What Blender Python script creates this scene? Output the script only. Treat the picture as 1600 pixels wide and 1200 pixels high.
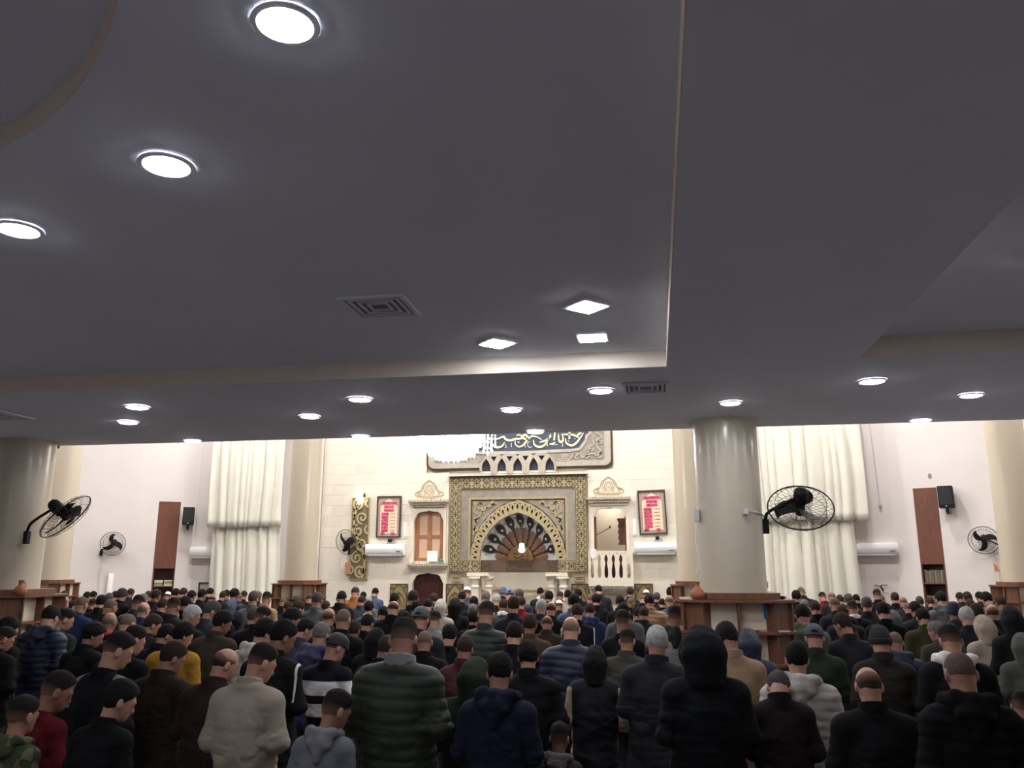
import bpy, bmesh, math, random
import numpy as np
from mathutils import Matrix, Vector
PI = math.pi
R = math.radians
for o in list(bpy.data.objects):
    bpy.data.objects.remove(o)
scene = bpy.context.scene
COL = scene.collection
rng = random.Random(7)

# ------------------------------------------------------------------ camera
cam_d = bpy.data.cameras.new('camera')
cam_d.sensor_fit = 'HORIZONTAL'; cam_d.sensor_width = 36.0; cam_d.lens = 29.025
cam_d.clip_end = 200
cam = bpy.data.objects.new('camera', cam_d); COL.objects.link(cam)
cam.location = (0, 0, 2.12)
cam.rotation_euler = (R(90 + 12.67), 0, R(9.6576))
scene.camera = cam
# ------------------------------------------------------------------ world, exposure
w = bpy.data.worlds.new('world'); scene.world = w; w.use_nodes = True
w.node_tree.nodes['Background'].inputs[0].default_value = (.5, .55, .65, 1)
w.node_tree.nodes['Background'].inputs[1].default_value = 0.02
vs = scene.view_settings
vs.view_transform = 'Standard'; vs.look = 'None'; vs.gamma = 1; vs.use_curve_mapping = False
vs.exposure = 3.0
# lamp strengths (radiance of the luminous faces)
E_DOWN = 13.5      # downlights under the gallery
E_HALL = 60.0     # unseen lamps added to light the hall
E_CHAND = 3.0     # chandelier bowl
ZC = 3.70          # gallery soffit
ZH = 8.40          # high hall ceiling

# ------------------------------------------------------------------ materials
def lin(c):
    return tuple(((v/255)/12.92 if v/255 <= .04045 else ((v/255+.055)/1.055)**2.4) for v in c)
MATS = {}
def mat(name, col, rough=.6, metal=0, var=0.0, vscale=6, bump=0, bscale=40, emit=0, ecol=None, spec=.5, coat=0, alpha=1, sheen=0, island=0):
    """col = sRGB 0-255; var mixes a noise variation of the colour; island varies it per object."""
    if name in MATS: return MATS[name]
    m = bpy.data.materials.new(name); m.use_nodes = True
    nt = m.node_tree; b = nt.nodes['Principled BSDF']
    c = lin(col) + (1,)
    b.inputs['Base Color'].default_value = c
    b.inputs['Roughness'].default_value = rough
    b.inputs['Metallic'].default_value = metal
    b.inputs['Specular IOR Level'].default_value = spec
    b.inputs['Coat Weight'].default_value = coat
    b.inputs['Coat Roughness'].default_value = .15
    if sheen: b.inputs['Sheen Weight'].default_value = sheen
    if alpha < 1: b.inputs['Alpha'].default_value = alpha
    tc = nt.nodes.new('ShaderNodeTexCoord')
    if var or island:
        mix = nt.nodes.new('ShaderNodeMix'); mix.data_type = 'RGBA'; mix.blend_type = 'MULTIPLY'
        mix.inputs[0].default_value = 1
        mix.inputs[6].default_value = c
        val = nt.nodes.new('ShaderNodeMath'); val.operation = 'ADD'; val.inputs[0].default_value = 0; val.inputs[1].default_value = 0
        if var:
            n = nt.nodes.new('ShaderNodeTexNoise'); n.inputs['Scale'].default_value = vscale; n.inputs['Detail'].default_value = 5
            nt.links.new(tc.outputs['Object'], n.inputs['Vector'])
            mr = nt.nodes.new('ShaderNodeMapRange'); mr.inputs[1].default_value = .3; mr.inputs[2].default_value = .7
            mr.inputs[3].default_value = -var; mr.inputs[4].default_value = var*.3
            nt.links.new(n.outputs['Fac'], mr.inputs[0]); nt.links.new(mr.outputs[0], val.inputs[0])
        if island:
            oi = nt.nodes.new('ShaderNodeObjectInfo')
            mr2 = nt.nodes.new('ShaderNodeMapRange'); mr2.inputs[3].default_value = -island; mr2.inputs[4].default_value = island*.3
            nt.links.new(oi.outputs['Random'], mr2.inputs[0]); nt.links.new(mr2.outputs[0], val.inputs[1])
        a1 = nt.nodes.new('ShaderNodeMath'); a1.operation = 'ADD'; a1.inputs[1].default_value = 1
        nt.links.new(val.outputs[0], a1.inputs[0]); nt.links.new(a1.outputs[0], mix.inputs[7])
        nt.links.new(mix.outputs[2], b.inputs['Base Color'])
    if bump:
        n2 = nt.nodes.new('ShaderNodeTexNoise'); n2.inputs['Scale'].default_value = bscale; n2.inputs['Detail'].default_value = 4
        nt.links.new(tc.outputs['Object'], n2.inputs['Vector'])
        bp = nt.nodes.new('ShaderNodeBump'); bp.inputs['Strength'].default_value = bump; bp.inputs['Distance'].default_value = .01
        nt.links.new(n2.outputs['Fac'], bp.inputs['Height']); nt.links.new(bp.outputs[0], b.inputs['Normal'])
    if emit:
        b.inputs['Emission Color'].default_value = lin(ecol or col) + (1,)
        b.inputs['Emission Strength'].default_value = emit
    MATS[name] = m
    return m
def wood(name, c1, c2, rough=.45, scale=3):
    if name in MATS: return MATS[name]
    m = bpy.data.materials.new(name); m.use_nodes = True; nt = m.node_tree; b = nt.nodes['Principled BSDF']
    tc = nt.nodes.new('ShaderNodeTexCoord'); mp = nt.nodes.new('ShaderNodeMapping'); mp.inputs['Scale'].default_value = (14, 14, 1.2)
    n = nt.nodes.new('ShaderNodeTexNoise'); n.inputs['Scale'].default_value = scale; n.inputs['Detail'].default_value = 7; n.inputs['Distortion'].default_value = .6
    r = nt.nodes.new('ShaderNodeValToRGB'); r.color_ramp.elements[0].color = lin(c1)+(1,); r.color_ramp.elements[1].color = lin(c2)+(1,)
    r.color_ramp.elements[0].position = .3; r.color_ramp.elements[1].position = .7
    nt.links.new(tc.outputs['Object'], mp.inputs[0]); nt.links.new(mp.outputs[0], n.inputs['Vector']); nt.links.new(n.outputs['Fac'], r.inputs[0])
    nt.links.new(r.outputs[0], b.inputs['Base Color']); b.inputs['Roughness'].default_value = rough
    MATS[name] = m
    return m
M_CEIL = mat('painted_gypsum', (226, 230, 242), .75, var=.04, vscale=1.5, bump=.05, bscale=60)
M_PLASTER = mat('white_plaster', (224, 217, 213), .8, var=.05, vscale=1.2, bump=.08, bscale=30)
M_STONE = mat('pale_stone', (228, 220, 204), .6, var=.08, vscale=2.5, bump=.08, bscale=25, island=.07)
M_JOINT = mat('stone_joint', (226, 216, 200), .9)
M_CREAM = mat('carved_cream_stone', (228, 219, 200), .6, var=.05, vscale=5, bump=.05)
M_PILLAR = mat('gloss_cream_paint', (198, 187, 166), .30, var=.05, vscale=1.5, spec=.6, coat=.25)
M_GOLD = mat('matt_gold_paint', (176, 162, 124), .5, metal=.15, var=.15, vscale=12)
M_GROOVE = mat('dark_groove', (74, 62, 44), .7)
M_SILVER = mat('silver_grey_paint', (158, 150, 138), .45, metal=.35, var=.2, vscale=5)
M_SILVER2 = mat('silver_relief', (186, 178, 164), .45, metal=.25, var=.15, vscale=9)
M_BLUEF = mat('calligraphy_blue', (62, 74, 92), .5, var=.15)
M_CALLI = mat('calligraphy_gold', (238, 224, 178), .4, metal=.1)
M_CALLW = mat('calligraphy_white', (206, 206, 204), .5)
M_WOOD = wood('mid_brown_wood', (96, 62, 44), (124, 84, 60))
M_WOOD2 = wood('panel_walnut', (98, 58, 46), (120, 76, 60))
M_DOOR = wood('dark_door_wood', (56, 26, 24), (78, 40, 36), .35)
M_LAUAN = wood('orange_brown_wood', (146, 98, 68), (168, 118, 84))
M_BLACK = mat('black_plastic', (22, 22, 24), .6, spec=.25)
M_DGREY = mat('dark_grey_metal', (52, 50, 50), .4, metal=.6)
M_WIRE = mat('dark_wire', (60, 54, 50), .4, metal=.7)
M_WHITE = mat('white_plastic', (236, 236, 236), .35, coat=.2)
M_WGREY = mat('pale_grey_plastic', (200, 200, 200), .4)
M_CURT = mat('cream_curtain', (222, 220, 206), .85, var=.06, vscale=2, sheen=.2)
M_TERRA = mat('terracotta', (178, 110, 84), .75, var=.15, vscale=9, bump=.1)
M_CARPET = mat('worn_carpet', (122, 116, 118), .95, var=.2, vscale=20, bump=.3, bscale=200)
M_LENS = mat('lit_lens', (255, 252, 248), .5, emit=E_DOWN, ecol=(246, 249, 255))
M_HLENS = mat('added_hall_lens', (255, 250, 240), .5, emit=E_HALL, ecol=(255, 251, 249))
M_PAPER = mat('white_paper', (232, 232, 232), .8)
M_BLUEP = mat('blue_paper', (52, 104, 150), .8)

# ------------------------------------------------------------------ geometry helpers: a geo is (verts, faces)
def box(x0, x1, y0, y1, z0, z1):
    v = [(x, y, z) for z in (z0, z1) for y in (y0, y1) for x in (x0, x1)]
    return v, [(0,2,3,1),(4,5,7,6),(0,1,5,4),(2,6,7,3),(0,4,6,2),(1,3,7,5)]
def join(*gs):
    V = []; F = []
    for v, f in gs:
        n = len(V); V.extend(v); F.extend([tuple(i+n for i in q) for q in f])
    return V, F
def xf(g, mtx):
    return [tuple(mtx @ Vector(p)) for p in g[0]], g[1]
def mv(g, d):
    return [(p[0]+d[0], p[1]+d[1], p[2]+d[2]) for p in g[0]], g[1]
def lathe(prof, n=32, c=(0,0,0), arc=2*PI, cap=True):
    V = []; F = []
    closed = arc > 6.28
    k = n if closed else n+1
    for r, z in prof:
        for i in range(k):
            a = arc*i/n
            V.append((c[0]+r*math.cos(a), c[1]+r*math.sin(a), c[2]+z))
    for j in range(len(prof)-1):
        for i in range(n):
            i2 = (i+1) % k
            F.append((j*k+i, j*k+i2, (j+1)*k+i2, (j+1)*k+i))
    if closed and cap:
        if prof[0][0] > 1e-5: F.append(tuple(range(k-1, -1, -1)))
        if prof[-1][0] > 1e-5: F.append(tuple((len(prof)-1)*k+i for i in range(k)))
    return V, F
def spline(pts, n=6):
    P = [Vector(p) for p in pts]
    if len(P) < 3: return [tuple(p) for p in P]
    Q = [P[0]*2-P[1]] + P + [P[-1]*2-P[-2]]
    out = []
    for i in range(1, len(Q)-2):
        for k in range(n):
            t = k/n; a, b, c, d = Q[i-1], Q[i], Q[i+1], Q[i+2]
            out.append(tuple(.5*((2*b)+(c-a)*t+(2*a-5*b+4*c-d)*t*t+(3*b-a-3*c+d)*t**3)))
    out.append(tuple(P[-1]))
    return out
def tube(pts, r, n=6, closed=False):
    P = [Vector(p) for p in pts]; V = []; F = []
    m = len(P); up = Vector((0, 0, 1))
    for i, p in enumerate(P):
        a = P[(i-1) % m] if (closed or i > 0) else p
        b = P[(i+1) % m] if (closed or i < m-1) else p
        t = (b-a).normalized()
        s = t.cross(up) if abs(t.dot(up)) < .95 else t.cross(Vector((0, 1, 0)))
        s.normalize(); q = s.cross(t)
        rr = r[i] if isinstance(r, (list, tuple)) else r
        for k in range(n):
            an = 2*PI*k/n
            V.append(tuple(p + s*math.cos(an)*rr + q*math.sin(an)*rr))
    for i in range(m if closed else m-1):
        j = (i+1) % m
        for k in range(n):
            k2 = (k+1) % n
            F.append((i*n+k, i*n+k2, j*n+k2, j*n+k))
    if not closed:
        F.append(tuple(range(n-1, -1, -1))); F.append(tuple((m-1)*n+k for k in range(n)))
    return V, F
def ribbon(pts, wd, y0, y1, taper=False):
    """flat raised band along a polyline in the XZ plane, front face at y0, back at y1"""
    P = [Vector((p[0], p[1])) for p in pts]; V = []; F = []; m = len(P)
    for i, p in enumerate(P):
        a = P[max(i-1, 0)]; b = P[min(i+1, m-1)]
        t = (b-a); t = t.normalized() if t.length > 1e-9 else Vector((1, 0))
        nn = Vector((-t.y, t.x))
        h = wd*.5
        if taper: h *= .35 + .65*math.sin(PI*(i+.6)/(m+.2))
        for s in (-1, 1):
            q = p + nn*h*s
            V.append((q.x, y0, q.y)); V.append((q.x, y1, q.y))
    for i in range(m-1):
        a = i*4; b = a+4
        F += [(a, a+2, b+2, b), (a+1, b+1, b+3, a+3), (a, b, b+1, a+1), (a+2, a+3, b+3, b+2)]
    F += [(0, 1, 3, 2), ((m-1)*4, (m-1)*4+2, (m-1)*4+3, (m-1)*4+1)]
    return V, F
def plate(outer, holes=(), y0=0, y1=.02):
    """extruded polygon with holes in the XZ plane"""
    bm = bmesh.new(); rings = []
    for ring in [outer] + list(holes):
        vs_ = [bm.verts.new((p[0], y0, p[1])) for p in ring]
        es = [bm.edges.new((vs_[i], vs_[(i+1) % len(vs_)])) for i in range(len(vs_))]
        rings.append((vs_, es))
    bmesh.ops.triangle_fill(bm, use_beauty=True, use_dissolve=False, edges=[e for r_ in rings for e in r_[1]])
    bm.verts.index_update()
    V = [tuple(v.co) for v in bm.verts]; n = len(V)
    F = [tuple(v.index for v in f.verts) for f in bm.faces]
    V2 = V + [(x, y1, z) for x, y, z in V]
    F2 = F + [tuple(i+n for i in reversed(f)) for f in F]
    for vs_, es in rings:
        ids = [v.index for v in vs_]
        for i in range(len(ids)):
            a, b = ids[i], ids[(i+1) % len(ids)]
            F2.append((a, b, b+n, a+n))
    bm.free()
    return V2, F2
def xy_plate(outer, holes, z0, z1):
    g = plate(outer, holes, z0, z1)
    return [(x, z, y) for x, y, z in g[0]], g[1]
def circle(cx, cz, r, n=24, rz=None, a0=0, a1=2*PI):
    full = abs(a1-a0) > 6.28
    return [(cx+r*math.cos(a0+(a1-a0)*i/(n if full else n-1)), cz+(rz or r)*math.sin(a0+(a1-a0)*i/(n if full else n-1))) for i in range(n)]
def mesh(name, g, m, smooth=False, fix=True):
    me = bpy.data.meshes.new(name)
    me.from_pydata([tuple(p) for p in g[0]], [], [tuple(f) for f in g[1]])
    if fix:
        bm = bmesh.new(); bm.from_mesh(me); bmesh.ops.recalc_face_normals(bm, faces=bm.faces); bm.to_mesh(me); bm.free()
    if smooth:
        me.polygons.foreach_set('use_smooth', [True]*len(me.polygons))
        if smooth != True: me.set_sharp_from_angle(angle=R(smooth))
    if m: me.materials.append(m)
    me.update()
    return me
def link(name, data, parent=None):
    o = bpy.data.objects.new(name, data); COL.objects.link(o)
    if parent: o.parent = parent
    return o
def tag(o, label=None, cat=None, group=None, kind=None):
    if label: o['label'] = label
    if cat: o['category'] = cat
    if group: o['group'] = group
    if kind: o['kind'] = kind
    return o
def thing(name, label, cat, loc=(0,0,0), rotz=0, group=None):
    o = link(name, None); o.empty_display_size = .1; o.location = loc; o.rotation_euler = (0, 0, rotz)
    return tag(o, label, cat, group)
def part(name, g, m, parent, smooth=False, world=False, kind=None):
    """a mesh under parent; world=True: verts given in world space, parent unrotated"""
    if world:
        l = parent.location
        if parent.parent: l = l + parent.parent.location
        g = mv(g, (-l[0], -l[1], -l[2]))
    o = link(name, mesh(name, g, m, smooth), parent)
    if kind: o['kind'] = kind
    return o
def solo(name, g, m, label, cat, group=None, smooth=False, base=None):
    """a thing that is one mesh; origin at its base"""
    if base is None:
        xs = [p[0] for p in g[0]]; ys = [p[1] for p in g[0]]; zs = [p[2] for p in g[0]]
        base = ((min(xs)+max(xs))/2, (min(ys)+max(ys))/2, min(zs))
    o = link(name, mesh(name, mv(g, (-base[0], -base[1], -base[2])), m, smooth)); o.location = base
    return tag(o, label, cat, group)
def struct(name, g, m, smooth=False, parent=None):
    o = link(name, mesh(name, g, m, smooth), parent)
    o['kind'] = 'structure'
    return o
def copy_tree(o, parent=None):
    c = o.copy(); COL.objects.link(c); c.parent = parent
    for ch in list(o.children): copy_tree(ch, c)
    return c

# ------------------------------------------------------------------ the setting
AX = -3.47                      # symmetry axis of the mihrab wall
XL, XR = -18.4, 11.5
struct('floor', box(XL-.3, XR+.3, -5.3, 23.2, -.2, 0), M_CARPET)
struct('ceiling', box(XL-.3, XR+.3, 9.2, 22.9, ZH, ZH+.2), M_PLASTER)
struct('wall_left', box(XL-.3, XL, -5, 18.3, 0, ZH), M_PLASTER)
struct('wall_right', box(XR, XR+.3, -5, 18.3, 0, ZH), M_PLASTER)
struct('wall_back', box(XL-.3, XR+.3, -5.3, -5, 0, ZH), M_PLASTER)
# gallery slab over the viewer: soffit with two recessed trays, a round recess in the left one
T1 = (-7.09, .149, -5.0, 6.52); T2 = (1.593, 8.83, -5.0, 6.455); ZT = ZC+.14
slab = []
slab.append(box(XL, XR, 6.52, 9.575, ZC, ZC+.5))
slab.append(box(T1[1], T2[0], -5, 6.52, ZC, ZC+.5))
slab.append(box(T2[0], T2[1], 6.455, 6.52, ZC, ZC+.5))
slab.append(box(XL, T1[0], -5, 6.52, ZC, ZC+.5))
slab.append(box(T2[1], XR, -5, 6.52, ZC, ZC+.5))
slab.append(box(T2[0], T2[1], -5, 6.455, ZT+.02, ZC+.5))
CC = (-3.66, .20); CR = 2.75
slab.append(xy_plate([(T1[0], -5), (T1[1], -5), (T1[1], 6.52), (T1[0], 6.52)], [circle(CC[0], CC[1], CR, 96)], ZT, ZC+.5))
slab.append(xy_plate(circle(CC[0], CC[1], CR, 96), [], ZT+.10, ZC+.5))
struct('ceiling_gallery', join(*slab), M_CEIL, smooth=25)
# added boards on the tray edges; their beige paints in warm bounce light
M_WARM_BOUNCE = mat('warm_bounce_beige', (226, 214, 200), .7, var=.04)
struct('trim_3', box(T1[0], T1[1], 6.512, 6.52, ZC+.002, ZT), M_WARM_BOUNCE)
struct('trim_4', box(T1[1]-.008, T1[1], -5, 6.512, ZC+.002, ZT), M_WARM_BOUNCE)
struct('trim_5', box(T2[0], T2[1], 6.447, 6.455, ZC+.002, ZT+.02), M_WARM_BOUNCE)
struct('trim_6', box(T2[0], T2[0]+.008, -5, 6.447, ZC+.002, ZT+.02), M_WARM_BOUNCE)
struct('trim_7', lathe([(CR-.006, ZT+.001), (CR-.006, ZT+.10), (CR, ZT+.10), (CR, ZT+.001), (CR-.006, ZT+.001)], 96, (CC[0], CC[1], 0), cap=False), M_WARM_BOUNCE, smooth=30)
struct('wall_gallery_parapet', box(XL, XR, 9.38, 9.575, ZC+.5, ZC+1.5), M_PLASTER)
struct('ceiling_upper', box(XL-.3, XR+.3, -5.3, 9.2, ZH-1.2, ZH-1.0), M_PLASTER)
struct('wall_upper_front', box(XL-.3, XR+.3, 9.0, 9.2, ZH-1.2, ZH+.2), M_PLASTER)

# far wall. stone bay between white pilasters, plaster walls with curtains either side
BX0, BX1 = -8.93, 1.99
YF = 21.5
struct('wall_far_left', box(-12.6, BX0-.0, YF, YF+.5, 0, ZH), M_PLASTER)
struct('wall_far_right', box(BX1, 5.7, YF, YF+.5, 0, ZH), M_PLASTER)
# backing of the stone bay, with openings for niche, windows and door
NX0, NX1 = -4.48, -2.46
WL = (-6.30, -5.49); WR = (-1.53, -.71)
bay = [box(BX0, WL[0], YF+.06, YF+.5, 0, ZH), box(WL[1], NX0, YF+.06, YF+.5, 0, ZH), box(NX1, WR[0], YF+.06, YF+.5, 0, ZH), box(WR[1], BX1, YF+.06, YF+.5, 0, ZH),
       box(WL[0], WL[1], YF+.06, YF+.5, 3.66, ZH), box(WL[0], WL[1], YF+.06, YF+.5, 2.04, 2.34),
       box(NX0, NX1, YF+.06, YF+.5, 3.62, ZH), box(WR[0], WR[1], YF+.06, YF+.5, 3.68, ZH), box(WR[0], WR[1], YF+.06, YF+.5, 0, 1.8),
       box(BX0, NX0, YF+1.2, YF+1.3, 0, 4.5), box(NX1, BX1, YF+1.2, YF+1.3, 0, 4.5), box(WL[0]-.3, WL[1]+.3, YF+.5, YF+1.2, 4.0, 4.1), box(WR[0]-.3, WR[1]+.3, YF+.5, YF+1.2, 4.0, 4.1),
       box(WR[0]-.32, WR[0]-.3, YF+.5, YF+1.2, 1, 4.1), box(WR[1]+.3, WR[1]+.32, YF+.5, YF+1.2, 1, 4.1), box(WR[0]-.3, WR[1]+.3, YF+.5, YF+1.2, 1.7, 1.8)]
wall_far = struct('wall_far', join(*bay), M_JOINT)
# stone blocks on the bay: each a child of the wall
SH, SW = .28, .62
blocks = {}
openings = [(-5.36, -1.66, 0, 4.56), (WL[0]-.02, WL[1]+.02, 0, 3.66), (WR[0]-.02, WR[1]+.02, 1.6, 3.68), (-5.98, -1.0, 4.72, 8.4)]
nb = 0
zrow = 1.02
row = 0
while zrow < 5.95:
    segs = [(BX0+.01, BX1-.01)]
    for a, b, z0, z1 in openings:
        if z0 < zrow+SH*.6 and z1 > zrow+SH*.4:
            ns = []
            for s0, s1 in segs:
                if b <= s0 or a >= s1: ns.append((s0, s1)); continue
                if a > s0: ns.append((s0, a))
                if b < s1: ns.append((b, s1))
            segs = ns
    for s0, s1 in segs:
        x = s0
        off = (SW*.5 if row % 2 else 0)
        cuts = [s0] + [BX0+off+SW*k for k in range(-1, 20) if s0+.12 < BX0+off+SW*k < s1-.12] + [s1]
        for a, b in zip(cuts[:-1], cuts[1:]):
            key = round(b-a, 3)
            if key not in blocks:
                h = key/2-.0015
                blocks[key] = mesh('stone_block', box(-h, h, 0, .058, .0015, SH-.0015), M_STONE)
            o = link('stone_block', blocks[key], wall_far)
            o.location = ((a+b)/2, YF + rng.uniform(-.002, .002), zrow)
            nb += 1
    zrow += SH; row += 1
print('stone blocks', nb)
struct('wall_far_base', join(box(BX0, WL[0], YF-.01, YF+.06, 0, 1.02), box(WL[1], NX0, YF-.01, YF+.06, 0, 1.02), box(NX1, BX1, YF-.01, YF+.06, 0, 1.02)), M_CREAM)
for i, x in enumerate((BX0-.16, BX1)):
    struct('trim_%d' % (i+1), box(x, x+.16, YF-.10, YF+.02, 0, ZH), M_PLASTER)

# slanted side walls. local frame: s along the wall from the corner, n into the room
C30, S30 = math.cos(R(30)), math.sin(R(30))
class Slant:
    def __init__(self, side):
        self.side = side
        self.c = (5.7, 21.5) if side > 0 else (-12.6, 21.5)
        self.rot = -R(30)*side
    def at(self, s, n, z):
        sd = self.side
        return (self.c[0] + sd*C30*s - sd*S30*n, self.c[1] - S30*s - C30*n, z)
    def box(self, s0, s1, n0, n1, z0, z1):
        v = [self.at(s, n, z) for z in (z0, z1) for n in (n0, n1) for s in (s0, s1)]
        return v, [(0,2,3,1),(4,5,7,6),(0,1,5,4),(2,6,7,3),(0,4,6,2),(1,3,7,5)]
SR, SL_ = Slant(1), Slant(-1)
SLOT = {1: (.52, 1.04), -1: (.43, .99)}
for S, nm in ((SR, 'wall_slant_right'), (SL_, 'wall_slant_left')):
    a, b = SLOT[S.side]
    zt = 4.02 if S.side > 0 else 3.96
    struct(nm, join(S.box(-.1, a, -.45, 0, 0, ZH), S.box(b, 6.75, -.45, 0, 0, ZH), S.box(a, b, -.45, 0, zt, ZH), S.box(a, b, -.45, -.35, 0, zt)), M_PLASTER)
print('structure done')
# ------------------------------------------------------------------ ceiling lamps and vents
RING = mesh('trim_ring', lathe([(.085,0),(.118,-.004),(.122,-.012),(.100,-.016),(.094,-.010)], 40, cap=False), M_WHITE, 40)
LENSM = mesh('lens', lathe([(0,-.024),(.05,-.023),(.085,-.020),(.100,-.012),(.104,-.002)], 40), M_LENS, 40)
HLENS = mesh('lens', lathe([(0,-.006),(.16,-.010),(.20,-.012),(.21,-.004)], 32), M_HLENS, 40)
HRING = mesh('trim_ring', lathe([(.18,0),(.225,-.004),(.235,-.012),(.205,-.016)], 32, cap=False), M_WHITE, 40)
def downlight(x, y, z, label, sc=1.0, hall=False, group='round downlights'):
    t = thing('downlight', label, 'ceiling light', (x, y, z), 0, group)
    a = link('trim_ring', HRING if hall else RING, t); b = link('lens', HLENS if hall else LENSM, t)
    for q in (a, b): q.scale = (sc, sc, 1)
    return t
NUM = ['leftmost', 'second from left', 'third from left', 'fourth from left', 'rightmost']
for i, x in enumerate((-5.01, -2.70, -.43, 1.88)):
    downlight(x, 7.30, ZC, 'round white downlight in soffit row just past the tray edge, %s' % (NUM[i] if i < 3 else 'rightmost'), 1.02)
for i, x in enumerate((-5.63, -3.53, -1.38, .77, 2.93)):
    downlight(x, 8.07, ZC, 'round white downlight in middle soffit row, %s' % NUM[i], .93)
for i, x in enumerate((-5.67, -3.47, -1.33, 2.89)):
    downlight(x, 9.45, ZC, 'round white downlight on the soffit edge before the hall, %s' % (NUM[i] if i < 3 else 'rightmost'), .92)
for i, x in enumerate((-9.9, -12.1, -14.3, 5.1, 7.3, 9.5)):
    downlight(x, 8.0, ZC, 'round white downlight of the outer soffit bays', .95, group='outer soffit downlights')
ring_lab = {0: 'round downlight nearest the top of the picture, in the left ceiling tray', 1: 'round downlight in left tray between nearest one and picture edge', 2: 'round downlight at the left edge of the picture in the tray'}
for k in range(14):
    a = R(38.8 + k*23.7) if k < 3 else R(38.8 + 2*23.7 + (k-2)*(360-2*23.7)/12)
    x, y = (( -1.11, 2.18), (-2.03, 2.99), (-3.18, 3.50))[k] if k < 3 else (CC[0]+3.2*math.cos(a), CC[1]+3.2*math.sin(a))
    if y < -4.6: continue
    downlight(x, y, ZT, ring_lab.get(k, 'round downlight of the ring behind the viewer'), .98 if k else .9, group='ring of downlights in the tray')
sq = mesh('lens', join(box(-.095, .095, -.095, .095, -.018, -.004)), M_LENS)
sqf = mesh('frame', join(box(-.115, .115, -.115, -.093, -.014, 0), box(-.115, .115, .093, .115, -.014, 0), box(-.115, -.093, -.093, .093, -.014, 0), box(.093, .115, -.093, .093, -.014, 0)), M_WHITE)
for x, y, rz, lb in ((-.39, 5.27, 45, 'square panel light turned diagonal, near the tray corner, upper right'), (-1.15, 6.07, 45, 'square panel light turned diagonal, left of the tray corner'), (-.41, 6.03, 0, 'square panel light set straight, closest to the tray corner'), (2.26, 4.75, 45, 'square panel light in the right tray at the picture edge')):
    t = thing('panel_light', lb, 'ceiling light', (x, y, ZT if x < 1 else ZT+.02), R(rz), 'square panel lights')
    link('lens', sq, t); link('frame', sqf, t)
def vent(x, y, z, half, label):
    t = thing('ceiling_vent', label, 'air vent', (x, y, z), 0, 'square ceiling diffusers')
    part('backing', box(-half*.86, half*.86, -half*.86, half*.86, -.004, -.001), mat('vent_grey', (120, 122, 130), .8), t)
    for k in range(4):
        h = half*(1-.22*k); wd = half*(.14 if k == 0 else .09); z0 = -.018 + .002*k
        part('louvre' if k else 'frame', join(box(-h, h, -h, -h+wd, z0, -.002), box(-h, h, h-wd, h, z0, -.002), box(-h, -h+wd, -h+wd, h-wd, z0, -.002), box(h-wd, h, -h+wd, h-wd, z0, -.002)), M_CEIL, t)
vent(-1.75, 5.04, ZT, .22, 'square air diffuser in the left ceiling tray')
vent(-.03, 7.25, ZC, .2, 'square air diffuser on the soffit right of a round downlight')
vent(-6.75, 7.45, ZC, .27, 'square air diffuser on the soffit at the left picture edge')
# unseen lamps added in the hall ceiling to brighten the far hall
for x in (-15.2, -11.3, -7.4, AX, .5, 4.4, 8.3):
    for y in (15.6, 19.4):
        if y > 19 and (x < -13 or x > 6): continue
        downlight(x, y, ZH, 'large round lamp added unseen in the high hall ceiling to light the hall', 1, True, 'added hall ceiling lamps')

# ------------------------------------------------------------------ pillars and the book shelves around them
PR = .345
pill_lab = [('pillar', .79, 9.2, ZC, 'thick cream pillar right of centre, nearest one with wall fan'), ('pillar', -7.81, 9.2, ZC, 'thick cream pillar at the left picture edge with tilted fan'),
            ('column', .79, 17.8, ZH, 'far cream column half hidden behind the near right pillar'), ('column', -7.81, 17.8, ZH, 'far cream column right of the left curtain'),
            ('column', 6.98, 17.8, ZH, 'far cream column at the right picture edge'), ('column', -13.97, 17.8, ZH, 'far cream column just behind the left edge pillar')]
for nm, x, y, zt, lb in pill_lab:
    t = thing(nm, lb, 'pillar', (x, y, 0), 0, 'round cream pillars')
    part('shaft', lathe([(PR, .0), (PR, zt)], 64), M_PILLAR, t, smooth=40)
    part('base', lathe([(PR+.06, 0), (PR+.06, .1), (PR+.02, .14)], 48), M_PILLAR, t, smooth=40)
def cham(h, f, z0, z1):          # chamfered square board with round hole
    o = [(-f, -h), (f, -h), (h, -f), (h, f), (f, h), (-f, h), (-h, f), (-h, -f)]
    return xy_plate(o, [circle(0, 0, PR+.004, 32)], z0, z1)
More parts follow.
